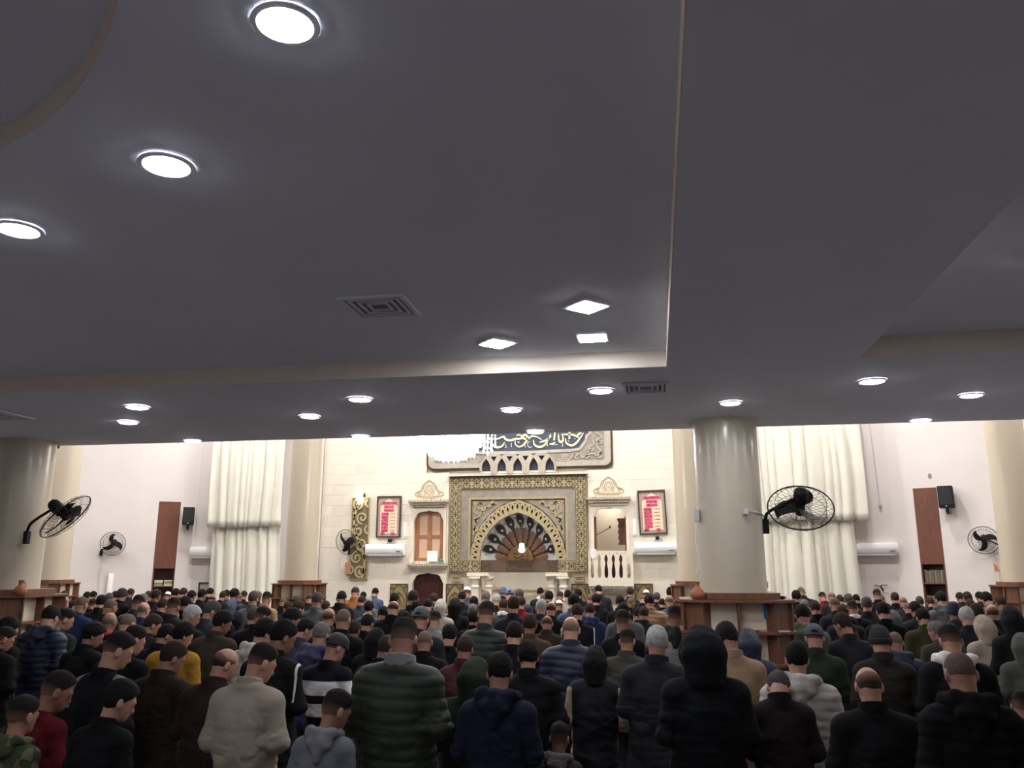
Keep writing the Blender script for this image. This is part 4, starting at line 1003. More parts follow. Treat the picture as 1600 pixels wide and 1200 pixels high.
for k in range(3):
    ins = .05*k
    part('base_step', box(bx0+ins, bx1-ins, by+.04+.09*k, YF, 1.66-.06*k, 1.72-.06*k), M_CREAM, bl, world=True)
    gs = []
    for i in range(14):
        cx = bx0+ins+(bx1-bx0-2*ins)*(i+.5)/14; y = by+.04+.09*k; h1 = 1.72-.06*k; h0 = 1.66-.06*k
        gs.append(([(cx-.03, y, h1-.008), (cx+.03, y, h1-.008), (cx, y, h0+.008), (cx-.022, y-.03, h1-.008), (cx+.022, y-.03, h1-.008), (cx, y-.012, h0+.012)], [(0,1,2),(3,5,4),(0,3,4,1),(1,4,5,2),(2,5,3,0)]))
    part('dentils', join(*gs), M_CREAM, bl, world=True, kind='stuff')
solo('paper_sign', plate([(-.07, 0), (-.03, -.06), (.03, -.06), (.07, 0), (.08, .17), (-.08, .17)], [], 0, .012), M_PAPER, 'white paper hung over the left corner of the balcony', 'paper', base=(0, 0, 0))
bpy.data.objects['paper_sign'].location = (-1.53, by-.02, 2.45)
ps = thing('pulpit_seat', 'dark brown seat glimpsed through the balcony openings', 'seat', (-1.06, YF-.05, 1.80))
part('back', box(-.27, .24, -.02, .03, 0, .72), M_DOOR, ps); part('seat', box(-.27, .24, -.26, -.02, .28, .33), M_DOOR, ps)
for x in (-.26, .20):
    part('leg', box(x, x+.04, -.25, -.21, 0, .28), M_DOOR, ps)
# wall tiles low on the bay
def tile_panel(label, x0, x1, z0, z1):
    t = thing('ornament_panel', label, 'carving', ((x0+x1)/2, YF, z0), 0, 'gold ornament panels')
    w_, h_ = x1-x0, z1-z0
    part('ground', box(-w_/2, w_/2, -.03, .0, 0, h_), mat('olive_gold', (150, 132, 92), .55, var=.1), t)
    gs = [box(-w_/2, w_/2, -.04, -.03, h_-.03, h_), box(-w_/2, w_/2, -.04, -.03, 0, .03), box(-w_/2, -w_/2+.025, -.04, -.03, 0, h_), box(w_/2-.025, w_/2, -.04, -.03, 0, h_)]
    for s in (1, .72, .44):
        gs.append(ribbon([(-.44*w_*s, .12), (-.44*w_*s, h_*.45*s+.1), (-.25*w_*s, h_*.78*s+.04), (0, h_*.92*s+.04), (.25*w_*s, h_*.78*s+.04), (.44*w_*s, h_*.45*s+.1), (.44*w_*s, .12)], .022, -.04, -.028))
    for sx in (-1, 1): gs.append(ribbon(spiral(sx*w_*.36, h_*.86, .05, 1.1, 0, sx), .016, -.04, -.028))
    for z in (.2, .35, .5): gs.append(ribbon([(0, z*h_), (.05, (z+.08)*h_), (0, (z+.16)*h_), (-.05, (z+.08)*h_), (0, z*h_)], .018, -.04, -.028))
    part('pattern', join(*gs), M_GROOVE, t, kind='stuff')
tile_panel('gold pointed-arch ornament panel left of the dark door', -6.90, -6.42, 1.02, 1.76)
tile_panel('gold pointed-arch ornament panel between dark door and mihrab columns', -5.39, -4.92, 1.02, 1.76)
tile_panel('gold pointed-arch ornament panel between mihrab columns and balcony', -2.13, -1.68, 1.02, 1.77)
tile_panel('gold pointed-arch ornament panel right of the balcony', -.55, -.09, 1.02, 1.78)
print('wall done')
# ------------------------------------------------------------------ people: bodies and clothes as implicit surfaces
def net(xs, ys, zs, F):
    """surface nets on a rectilinear grid; F<0 inside. returns verts, quads"""
    nx, ny, nz = F.shape
    ins = F < 0
    cnt = np.zeros((nx-1, ny-1, nz-1), np.int8)
    for i in (0, 1):
        for j in (0, 1):
            for k in (0, 1): cnt += ins[i:nx-1+i, j:ny-1+j, k:nz-1+k]
    act = (cnt > 0) & (cnt < 8)
    ix, iy, iz = np.nonzero(act)
    n = len(ix); idx = -np.ones(act.shape, np.int64); idx[ix, iy, iz] = np.arange(n)
    acc = np.zeros((n, 3)); num = np.zeros(n)
    cor = [(0,0,0),(1,0,0),(0,1,0),(1,1,0),(0,0,1),(1,0,1),(0,1,1),(1,1,1)]
    for a in range(8):
        for b in range(a+1, 8):
            ca, cb = cor[a], cor[b]
            if sum(abs(ca[q]-cb[q]) for q in range(3)) != 1: continue
            va = F[ix+ca[0], iy+ca[1], iz+ca[2]]; vb = F[ix+cb[0], iy+cb[1], iz+cb[2]]
            msk = (va < 0) != (vb < 0)
            t = np.where(msk, va/np.where(msk, va-vb, 1), 0)
            pa = np.stack([xs[ix+ca[0]], ys[iy+ca[1]], zs[iz+ca[2]]], 1); pb = np.stack([xs[ix+cb[0]], ys[iy+cb[1]], zs[iz+cb[2]]], 1)
            acc += np.where(msk[:, None], pa+(pb-pa)*t[:, None], 0); num += msk
    V = acc/num[:, None]
    Q = []
    for ax in range(3):
        s0 = [slice(1, -1)]*3; s0[ax] = slice(0, -1); s1 = list(s0); s1[ax] = slice(1, None)
        A = ins[tuple(s0)]; B = ins[tuple(s1)]
        e = np.argwhere(A != B)
        if not len(e): continue
        flip = A[tuple(e.T)]
        b, c = [(1, 2), (2, 0), (0, 1)][ax]
        base = e.copy()
        off = np.ones(3, int); off[ax] = 0
        base = base + off         # grid vertex index of the edge start
        def cell(db, dc):
            q = base.copy(); q[:, b] += db; q[:, c] += dc
            return idx[q[:, 0], q[:, 1], q[:, 2]]
        q = np.stack([cell(-1, -1), cell(0, -1), cell(0, 0), cell(-1, 0)], 1)
        q[~flip] = q[~flip][:, ::-1]
        Q.append(q)
    Q = np.concatenate(Q)
    Q = Q[(Q >= 0).all(1)]
    return V, Q
def fast_mesh(name, V, Q, m=None):
    me = bpy.data.meshes.new(name)
    me.vertices.add(len(V)); me.vertices.foreach_set('co', V.astype(np.float32).ravel())
    me.loops.add(len(Q)*4); me.loops.foreach_set('vertex_index', Q.astype(np.int32).ravel())
    me.polygons.add(len(Q)); me.polygons.foreach_set('loop_start', np.arange(0, len(Q)*4, 4, dtype=np.int32))
    me.polygons.foreach_set('use_smooth', np.ones(len(Q), bool))
    me.update(calc_edges=True); me.validate()
    me.materials.append(m)
    return me
def grid(x0, x1, y0, y1, z0, z1, h):
    xs = np.arange(x0, x1+h, h); ys = np.arange(y0, y1+h, h); zs = np.arange(z0, z1+h, h)
    return xs, ys, zs
def mg(xs, ys, zs):
    return np.meshgrid(xs, ys, zs, indexing='ij')
def smin(a, b, k):
    h = np.clip(.5+.5*(b-a)/k, 0, 1)
    return b*(1-h)+a*h - k*h*(1-h)
def seg(P, a, b, ra, rb, sx=1., sy=1.):
    X, Y, Z = P[0]/sx, P[1]/sy, P[2]
    a = (a[0]/sx, a[1]/sy, a[2]); b = (b[0]/sx, b[1]/sy, b[2])
    d = [b[i]-a[i] for i in range(3)]; L = sum(q*q for q in d)+1e-12
    t = np.clip(((X-a[0])*d[0]+(Y-a[1])*d[1]+(Z-a[2])*d[2])/L, 0, 1)
    return (np.sqrt((X-a[0]-t*d[0])**2+(Y-a[1]-t*d[1])**2+(Z-a[2]-t*d[2])**2) - (ra+(rb-ra)*t))*min(sx, sy)
def ell(P, c, r):
    X, Y, Z = (P[0]-c[0])/r[0], (P[1]-c[1])/r[1], (P[2]-c[2])/r[2]
    k = np.sqrt(X*X+Y*Y+Z*Z)
    return (k-1)*min(r)
def smax(a, b, k): return -smin(-a, -b, k)
# head in its own frame: x right, y forward, z up, origin at the skull centre
def head_sdf(P, ears=True):
    d = ell(P, (0, -.006, .014), (.0755, .097, .094))
    d = smin(d, ell(P, (0, .034, -.055), (.055, .060, .070)), .04)
    d = smin(d, ell(P, (0, .074, -.090), (.026, .022, .022)), .03)
    d = smin(d, seg(P, (0, .088, -.005), (0, .108, -.040), .010, .014), .018)
    d = smin(d, seg(P, (-.04, .082, .012), (.04, .082, .012), .012, .012), .02)
    for s in (-1, 1):
        d = smax(d, -ell(P, (s*.032, .106, -.008), (.017, .016, .012)), .012)
        d = smin(d, ell(P, (s*.032, .085, -.009), (.013, .013, .012)), .004)
        if ears:
            e = ell(P, (s*.082, -.012, -.022), (.011, .021, .033)); e = smax(e, -ell(P, (s*.094, -.006, -.02), (.008, .011, .02)), .006)
            d = smin(d, e, .012)
    d = smin(d, seg(P, (-.022, .086, -.066), (.022, .086, -.066), .008, .008), .012)
    d = smax(d, -seg(P, (-.022, .1005, -.066), (.022, .1005, -.066), .003, .003), .004)
    return d
NECK = Vector((0, -.012, 1.455))
POSE = {0: (24, 0), 1: (33, 7), 2: (13, -6), 3: (25, -38), 4: (25, 36), 5: (62, -12)}
def head_matrix(p, kid=False):
    bow, turn = POSE[p]
    hs = 1.16 if kid else 1.0
    m = Matrix.Translation(NECK) @ Matrix.Rotation(R(turn), 4, 'Z') @ Matrix.Rotation(R(-bow), 4, 'X') @ Matrix.Translation((0, .022*hs, .148*hs)) @ Matrix.Scale(hs, 4)
    return m
def body_sdf(P, p, kid=False):
    d = seg(P, (0, 0, .96), (0, 0, 1.14), .15, .145, 1, .74)
    d = smin(d, seg(P, (0, 0, 1.14), (0, -.008, 1.22), .15, .16, 1, .70), .05)
    d = smin(d, seg(P, (-.115, -.01, 1.335), (.115, -.01, 1.335), .050, .050), .05)
    for s in (-1, 1):
        d = smin(d, seg(P, (s*.085, 0, .90), (s*.10, .012, .50), .092, .058), .05)
        d = smin(d, seg(P, (s*.10, .012, .50), (s*.11, -.02, .09), .058, .038), .03)
        d = smin(d, seg(P, (s*.11, -.04, .05), (s*.125, .15, .032), .038, .030), .03)
        d = smin(d, seg(P, (s*.155, -.015, 1.325), (s*.228, -.04, 1.10), .050, .042), .05)
        d = smin(d, seg(P, (s*.228, -.04, 1.10), (s*.07, .175, 1.10), .042, .030), .02)
        y0 = .19 if s < 0 else .215; z0 = 1.10 if s < 0 else 1.115
        d = smin(d, seg(P, (s*.06, .18, z0), (s*.0, y0, z0), .026, .034), .02)
        for q in range(4):
            zf = z0+.030-.020*q; ln = (.075, .085, .08, .062)[q]
            d = smin(d, seg(P, (s*-.01, y0+.004, zf), (-s*ln, y0-.004, zf-.006), .011, .009), .006)
        d = smin(d, seg(P, (s*.035, y0, z0+.025), (-s*.015, y0+.012, z0+.055), .012, .010), .010)
    hm = head_matrix(p, kid)
    top = hm @ Vector((0, -.02, -.06))
    d = smin(d, seg(P, (0, -.015, 1.38), tuple(top), .064, .058), .035)
    hi = np.array(hm.inverted())
    Q = [hi[r][0]*P[0]+hi[r][1]*P[1]+hi[r][2]*P[2]+hi[r][3] for r in range(3)]
    return smin(d, head_sdf(Q)*(1.16 if kid else 1), .03)
def axis(*runs):
    out = []
    for a, b, h in runs: out += list(np.arange(a, b-1e-6, h))
    return np.array(out)
BODY = {}
M_SKIN = [mat('skin_%d' % i, c, .55, var=.06, vscale=12) for i, c in enumerate([(172, 128, 108), (156, 112, 92), (136, 94, 76)])]
def get_body(p, kid=False):
    k = (p, kid)
    if k not in BODY:
        xs = axis((-.36, -.13, .016), (-.13, .13, .008), (.13, .37, .016)); ys = axis((-.17, -.15, .012), (-.15, .40, .010)); zs = axis((-.02, 1.05, .022), (1.05, 1.20, .010), (1.20, 1.42, .016), (1.42, 1.80, .008))
        V, Q = net(xs, ys, zs, body_sdf(mg(xs, ys, zs), p, kid))
        me = fast_mesh('body', V, Q, M_SKIN[0]); BODY[k] = (me, float(V[:, 2].max()))
    return BODY[k]
_lat = np.random.RandomState(5).rand(32, 32, 32)
def vnoise(P, f, off=0.):
    q = [(P[i]*f+off+7.3*i) for i in range(3)]
    i0 = [np.floor(v).astype(int) for v in q]; t = [v-i for v, i in zip(q, i0)]
    t = [v*v*(3-2*v) for v in t]; r = 0
    for a in (0, 1):
        for b in (0, 1):
            for c in (0, 1):
                r = r + _lat[(i0[0]+a) & 31, (i0[1]+b) & 31, (i0[2]+c) & 31]*(t[0] if a else 1-t[0])*(t[1] if b else 1-t[1])*(t[2] if c else 1-t[2])
    return r*2-1
# hair and headwear, in head space
HAIR = {}
def get_hair(kind):
    if kind in HAIR: return HAIR[kind]
    h = .0058
    xs, ys, zs = grid(-.115, .115, -.15, .16, -.12, .15, h)
    P = mg(xs, ys, zs); X, Y, Z = P
    d0 = head_sdf(P, False)
    line = np.where(Y < -.03, -.108 + np.clip(Y+.10, 0, 1)*.75, np.where(Y < .0, -.0555+(Y+.03)*1.2, -.0195 + Y*1.05))      # hairline height along the head
    nz_ = .0020*vnoise(P, 60)+.0022*vnoise(P, 30, 3)
    if kind == 'short': d = d0-.009-.010*np.clip((Z-.0)/.1, 0, 1)+nz_; d = smax(d, line-Z, .006)
    elif kind == 'curly': d = d0-.014-.012*np.clip((Z+.02)/.1, 0, 1)+nz_*1.6; d = smax(d, line-Z, .008)
    elif kind == 'fade': d = d0-.0035-.016*np.clip((Z-.02)/.07, 0, 1)+nz_*.6; d = smax(d, line+.012-Z, .004)
    elif kind == 'bald':
        d = d0-.005+nz_*.5; d = smax(d, line-Z, .005); d = smax(d, Z-.036-.55*np.clip(-Y-.045, 0, 1)-.004*vnoise(P, 25), .006)
    elif kind == 'buzz': d = d0-.0028; d = smax(d, line+.008-Z, .003)
    elif kind == 'beanie':
        d = d0-.016; d = smin(d, ell(P, (0, -.02, .075), (.06, .07, .045)), .03); d = smax(d, (-.030+Y*.35)-Z, .006)
        cuff = np.maximum(d0-.024, np.abs(Z-(-.005+Y*.35))-.024); d = smin(d, cuff, .006)
    elif kind == 'cap':
        d = d0-.013; d = smin(d, ell(P, (0, .01, .06), (.078, .095, .06)), .02); d = smax(d, .004+Y*.18-Z, .005)
        br = np.maximum(np.abs(Z-(.022-.9*np.maximum(Y-.09, 0)-2.2*X*X))-.005, np.sqrt((X/.075)**2+((Y-.075)/.085)**2)*.075-.075)
        d = np.minimum(d, np.maximum(br, .06-Y))
        d = np.maximum(d, -ell(P, (0, -.115, .012), (.03, .05, .016)))
        d = np.minimum(d, np.maximum(np.abs(d0-.010)-.003, np.abs(Z-.004)-.006)) if False else d
    elif kind == 'kufi':
        d = np.maximum(d0-.009, (.040+Y*.12)-Z); d = smin(d, np.maximum(np.sqrt((X/.068)**2+((Y+.005)/.085)**2)*.07-.07, np.abs(Z-.078)-.028), .012)
    V, Q = net(xs, ys, zs, d)
    HAIR[kind] = fast_mesh({'beanie': 'knit_cap', 'cap': 'cap', 'kufi': 'skullcap'}.get(kind, 'hair'), V, Q, M_BLACK)
    return HAIR[kind]
def fold(P, seed, amp):
    X, Y, Z = P
    W = vnoise(P, 4, seed)
    f = .9*np.sin(13*X+4*Z+3.5*W+seed) + .8*vnoise((X*1.0, Y, Z*1.9), 9, seed*3) + .5*vnoise((X*.6, Y, Z*2.4), 19, seed)
    lo = np.clip((1.38-Z)/.3, .25, 1)
    return amp*f*lo
GARM = {}
def garment(kind, near, seed=0):
    """jacket torso and sleeves"""
    k = (kind, near, seed)
    if k in GARM: return GARM[k]
    h = .0105 if near else .0185
    hem = .50 if kind == 'coat' else .74 if kind == 'sweater' else .70
    xs, ys, zs = grid(-.44, .44, -.27, .34, hem-.05, 1.56, h)
    P = mg(xs, ys, zs); X, Y, Z = P
    th = {'sweater': .010, 'coat': .020, 'plain': .018, 'quilt': .028, 'pad': .032}[kind]
    d = seg(P, (0, -.005, .60), (0, -.005, 1.10), .195+th, .185+th, 1, .80)
    if kind == 'coat': d = smin(d, seg(P, (0, -.005, .40), (0, -.005, .95), .225+th, .19+th, 1, .85), .06)
    d = smin(d, seg(P, (0, -.012, 1.06), (0, -.022, 1.19), .182+th, .188+th, 1, .74), .05)
    d = smin(d, seg(P, (-.14, -.018, 1.322), (.14, -.018, 1.322), .062+th, .062+th), .06)
    for s in (-1, 1):
        d = smin(d, seg(P, (0, -.025, 1.415), (s*.165, -.02, 1.340), .054+th*.7, .050+th*.7), .04)
    for s in (-1, 1):
        arm = smin(seg(P, (s*.178, -.02, 1.318), (s*.236, -.045, 1.09), .056+th, .050+th), seg(P, (s*.236, -.045, 1.09), (s*.09, .165, 1.095), .050+th, .038+th*.7), .02)
        d = smin(d, arm, .010 + .05*np.clip((Z-1.18)/.15, 0, 1))
    if kind in ('quilt', 'pad'):
        pitch = .066 if kind == 'quilt' else .24
        zz = Z + .012*np.sin(9*X+seed) + .10*np.abs(X)*np.abs(X)
        d = d + .009 - .009*np.abs(np.sin(PI*zz/pitch))**.6 if kind == 'quilt' else d + .011 - .012*np.abs(np.sin(PI*(zz+.02)/pitch))**.25
        d = d + fold(P, seed, .008)
    else:
        d = d + fold(P, seed, .011 if kind != 'coat' else .009)
    # spine crease and shoulder-blade swell
    d = d + .006*np.exp(-(X/.03)**2)*np.clip((1.35-Z)/.2, 0, 1)*(Y < 0)
    if near:
        cr = vnoise((X*.9, Y, Z*1.5), 13, seed+2)
        d = d + .007*np.exp(-(cr/.10)**2)*np.clip((1.36-Z)/.2, 0, 1)
        if kind == 'plain' and seed in (1, 3): d = d + .004*np.exp(-((Z-1.27-.10*np.abs(X))/.007)**2)*(Y < 0)
        if kind in ('plain', 'coat'): d = d + .003*np.exp(-(X/.006)**2)*(Y < 0)*(seed % 2 == 0)
    nk = seg(P, (0, .0, 1.42), (0, .02, 1.62), .062, .070)
    d = smax(d, -nk, .012)
    d = np.maximum(d, hem-Z)
    V, Q = net(xs, ys, zs, d)
    GARM[k] = fast_mesh({'coat': 'coat', 'sweater': 'sweater'}.get(kind, 'jacket'), V, Q, M_BLACK)
    return GARM[k]
def neckwear(kind, near):
    k = (kind, near)
    if k in GARM: return GARM[k]
    h = .0095 if near else .016
    nm = 'hood' if 'hood' in kind else 'collar'
    if kind == 'collar':
        xs, ys, zs = grid(-.16, .16, -.17, .16, 1.34, 1.56, h); P = mg(xs, ys, zs); X, Y, Z = P
        d = seg(P, (0, -.020, 1.36), (0, .004, 1.56), .098, .080) + .003*vnoise(P, 18)
        d = np.maximum(d, Z+.30*Y-1.480); d = smax(d, 1.415-.18*Y-.5*np.abs(X)-Z, .006); d = smax(d, -seg(P, (0, -.014, 1.34), (0, .012, 1.60), .072, .066), .006)
    elif kind == 'crew':
        xs, ys, zs = grid(-.16, .16, -.17, .16, 1.34, 1.52, h); P = mg(xs, ys, zs); X, Y, Z = P
        d = seg(P, (0, -.020, 1.36), (0, .0, 1.50), .100, .084); d = np.maximum(d, Z+.3*Y-1.452); d = smax(d, 1.41-.18*Y-.5*np.abs(X)-Z, .006); d = smax(d, -seg(P, (0, -.014, 1.34), (0, .012, 1.60), .074, .066), .006)
    elif kind == 'hood_down':
        xs, ys, zs = grid(-.24, .24, -.30, .16, 1.18, 1.58, h); P = mg(xs, ys, zs); X, Y, Z = P
        pts = [(-.09, .07, 1.41), (-.118, -.01, 1.435), (-.085, -.085, 1.458), (0, -.112, 1.462), (.085, -.085, 1.458), (.118, -.01, 1.435), (.09, .07, 1.41)]
        d = None
        for a, b in zip(pts[:-1], pts[1:]):
            e = seg(P, a, b, .038, .038); d = e if d is None else smin(d, e, .03)
        d = smin(d, seg(P, (-.055, -.118, 1.39), (.055, -.118, 1.39), .050, .050), .05)
        d = smin(d, seg(P, (0, -.125, 1.37), (0, -.158, 1.29), .070, .034), .05)
        d = d + .009*vnoise((X, Y, Z*1.8), 14) + .005*vnoise(P, 28, 2)
        d = smax(d, -seg(P, (0, .03, 1.40), (0, -.02, 1.60), .068, .082), .012)
    else:   # hood_up, pose 0
        big = kind == 'hood_up_big'
        xs, ys, zs = grid(-.24, .24, -.27, .30, 1.28, 1.86, h)
        P = mg(xs, ys, zs); X, Y, Z = P
        hm = head_matrix(0); hi = np.array(hm.inverted())
        Q_ = [hi[r][0]*P[0]+hi[r][1]*P[1]+hi[r][2]*P[2]+hi[r][3] for r in range(3)]
        g = .024 if big else 0
        d = ell(Q_, (0, -.012, .0), (.104+g, .128+g*.6, .124+g*.6))
        d = smin(d, ell(Q_, (0, -.03, .085), (.05, .065, .048+g*.5)), .07)
        d = smin(d, seg(P, (0, -.022, 1.36), (0, -.015, 1.56), .104+g*.9, .100+g), .06)
        d = d + .008*vnoise((X, Y, Z*1.6), 11) + .005*vnoise(P, 24, 4)
        d = smax(d, 1.385-.25*np.abs(X)-Z, .03)
        d = smax(d, -ell(Q_, (0, .13, -.03), (.075+g, .085, .115)), .015)
    V, Q = net(xs, ys, zs, d)
    GARM[k] = fast_mesh(nm, V, Q, M_BLACK)
    return GARM[k]
def trousers():
    if 'tr' in GARM: return GARM['tr']
    xs, ys, zs = grid(-.26, .26, -.2, .2, .02, 1.02, .018); P = mg(xs, ys, zs)
    d = seg(P, (-.05, 0, .92), (.05, 0, .92), .145, .145, 1, .86)
    for s in (-1, 1):
        d = smin(d, seg(P, (s*.085, 0, .88), (s*.10, .01, .48), .108, .082), .04)
        d = smin(d, seg(P, (s*.10, .01, .48), (s*.112, -.02, .08), .082, .068), .03)
    d = d + .006*np.sin(38*P[2]+20*P[0]); d = np.maximum(d, .06-P[2])
    V, Q = net(xs, ys, zs, d); GARM['tr'] = fast_mesh('trousers', V, Q, M_BLACK)
    return GARM['tr']
# clothing colours
CL = dict(black=(25, 25, 28), charcoal=(46, 46, 52), blue=(52, 66, 112), brown=(98, 72, 54), navy=(36, 42, 66), olive=(70, 72, 48), maroon=(84, 46, 52), green=(48, 58, 44), grey=(112, 114, 118), slate=(92, 104, 132),
          dkbrown=(70, 58, 48), mustard=(186, 136, 52), white=(222, 213, 204), tan=(184, 152, 120), orange=(170, 112, 66), indigo=(62, 62, 104), greenblack=(42, 50, 46), ltgrey=(172, 168, 164), beige=(192, 176, 160), red=(128, 36, 44), olivegrey=(78, 76, 66), sage=(112, 122, 106),
          slatedk=(64, 68, 82), olivedk=(50, 46, 40), camo=(84, 92, 104), greyolive=(92, 96, 88), brownblack=(58, 44, 40), stripes=(26, 26, 32), greendk=(52, 60, 48), navydk=(36, 40, 62), varsity=(34, 34, 38), blackbig=(26, 28, 32), maroonblack=(44, 34, 38), camokid=(70, 74, 54), redkid=(112, 28, 38), greyblue=(108, 108, 114), furhood=(60, 60, 62))
def pattern_mat(name, base, alt, rule):
    """cloth with a second dyed colour chosen by garment coordinates"""
    if name in MATS: return MATS[name]
    m = mat(name, base, .9, bump=.2, bscale=140, spec=.12); nt = m.node_tree; b = nt.nodes['Principled BSDF']
    tc = nt.nodes.new('ShaderNodeTexCoord'); sp = nt.nodes.new('ShaderNodeSeparateXYZ'); nt.links.new(tc.outputs['Object'], sp.inputs[0])
    def mt(op, a, b_=None):
        q = nt.nodes.new('ShaderNodeMath'); q.operation = op
        for i, v in enumerate((a, b_)):
            if v is None: continue
            if isinstance(v, (int, float)): q.inputs[i].default_value = v
            else: nt.links.new(v, q.inputs[i])
        return q.outputs[0]
    X = mt('ABSOLUTE', sp.outputs[0]); Z = sp.outputs[2]; Y = sp.outputs[1]
    rng_ = lambda v, a, c: mt('MULTIPLY', mt('GREATER_THAN', v, a), mt('LESS_THAN', v, c))
    if rule == 'stripes': f = mt('ADD', rng_(Z, 1.17, 1.29), rng_(Z, .99, 1.10))
    elif rule == 'raglan': f = mt('MULTIPLY', mt('GREATER_THAN', mt('ADD', X, mt('MULTIPLY', mt('SUBTRACT', Z, 1.2), .35)), .205), mt('GREATER_THAN', Z, 1.2))
    elif rule == 'varsity': f = mt('MULTIPLY', mt('GREATER_THAN', X, .205), mt('LESS_THAN', Z, 1.37))
    elif rule == 'stripe': f = mt('MULTIPLY', rng_(X, .225, .240), mt('GREATER_THAN', Z, 1.12))
    elif rule == 'lowback': f = mt('MULTIPLY', mt('LESS_THAN', mt('ADD', Z, mt('MULTIPLY', X, .5)), 1.20), mt('LESS_THAN', X, .17))
    elif rule == 'camo':
        n = nt.nodes.new('ShaderNodeTexNoise'); n.inputs['Scale'].default_value = 11; n.inputs['Detail'].default_value = 2; nt.links.new(tc.outputs['Object'], n.inputs['Vector']); f = mt('GREATER_THAN', n.outputs['Fac'], .53)
    mx = nt.nodes.new('ShaderNodeMix'); mx.data_type = 'RGBA'; nt.links.new(f, mx.inputs[0])
    mx.inputs[6].default_value = lin(base)+(1,); mx.inputs[7].default_value = lin(alt)+(1,)
    nt.links.new(mx.outputs[2], b.inputs['Base Color'])
    return m
def cloth(name):
    if name == 'stripes': return pattern_mat('cloth_striped', (24, 24, 30), (204, 198, 196), 'stripes')
    if name == 'varsity': return pattern_mat('cloth_varsity', (30, 30, 34), (150, 134, 108), 'varsity')
    if name == 'greyblue': return pattern_mat('cloth_grey_blue', (104, 106, 112), (46, 58, 98), 'lowback')
    if name == 'camokid': return pattern_mat('cloth_green_camo', (58, 64, 46), (96, 92, 70), 'camo')
    if name == 'camo': return pattern_mat('cloth_grey_camo', (74, 84, 100), (84, 82, 72), 'camo')
    shiny = name in ('greendk', 'greenblack', 'navy')
    return mat('cloth_'+name, tuple(v*.78 for v in CL[name]), .62 if shiny else .9, bump=.2, bscale=140, var=.12, vscale=7, spec=.3 if shiny else .12)
def hair_mat(name, c, rough=.65, fade=None):
    if name in MATS: return MATS[name]
    m = mat(name, tuple(v*.85 for v in c), .85, bump=.6, bscale=260, var=.25, vscale=60, spec=.15)
    if fade:
        nt = m.node_tree; b = nt.nodes['Principled BSDF']
        tc = nt.nodes.new('ShaderNodeTexCoord'); sp = nt.nodes.new('ShaderNodeSeparateXYZ'); nt.links.new(tc.outputs['Object'], sp.inputs[0])
        mr = nt.nodes.new('ShaderNodeMapRange'); mr.inputs[1].default_value = -.045; mr.inputs[2].default_value = .03; nt.links.new(sp.outputs[2], mr.inputs[0])
        mx = nt.nodes.new('ShaderNodeMix'); mx.data_type = 'RGBA'; nt.links.new(mr.outputs[0], mx.inputs[0]); mx.inputs[6].default_value = lin(fade)+(1,); mx.inputs[7].default_value = lin(tuple(v*.85 for v in c))+(1,)
        nt.links.new(mx.outputs[2], b.inputs['Base Color'])
    return m
H_BLACK = hair_mat('hair_black', (30, 26, 25)); H_BROWN = hair_mat('hair_brown', (62, 48, 40)); H_FADE = hair_mat('hair_fade', (38, 32, 30), fade=(118, 88, 74)); H_GREY = hair_mat('hair_grey', (122, 118, 114)); H_WHITE = hair_mat('hair_white', (190, 188, 186))
def fringe_mat(name, c, skin):
    m = hair_mat(name, c); nt = m.node_tree; b = nt.nodes['Principled BSDF']
    tc = nt.nodes.new('ShaderNodeTexCoord'); sp = nt.nodes.new('ShaderNodeSeparateXYZ'); nt.links.new(tc.outputs['Object'], sp.inputs[0])
    mr = nt.nodes.new('ShaderNodeMapRange'); mr.inputs[1].default_value = -.01; mr.inputs[2].default_value = .045; nt.links.new(sp.outputs[2], mr.inputs[0])
    mx = nt.nodes.new('ShaderNodeMix'); mx.data_type = 'RGBA'; nt.links.new(mr.outputs[0], mx.inputs[0]); mx.inputs[6].default_value = lin(c)+(1,); mx.inputs[7].default_value = lin(skin)+(1,)
    nt.links.new(mx.outputs[2], b.inputs['Base Color'])
    return m
FRINGE = [fringe_mat('hair_fringe_brown', (66, 50, 44), (140, 104, 88)), fringe_mat('hair_fringe_grey', (104, 94, 88), (150, 114, 98)), fringe_mat('hair_fringe_dark', (50, 42, 40), (132, 96, 80))]
H_BUZZ = hair_mat('hair_buzz', (122, 102, 90)); H_DGREY = hair_mat('hair_dark_grey', (84, 80, 78))
CAPC = dict(black=(30, 30, 32), charcoal=(58, 60, 66), slate=(84, 100, 124), navy=(32, 38, 56))
PJ = dict(p='plain', c='coat', h='plain', u='plain', q='quilt', Q='quilt', P='pad', s='sweater')
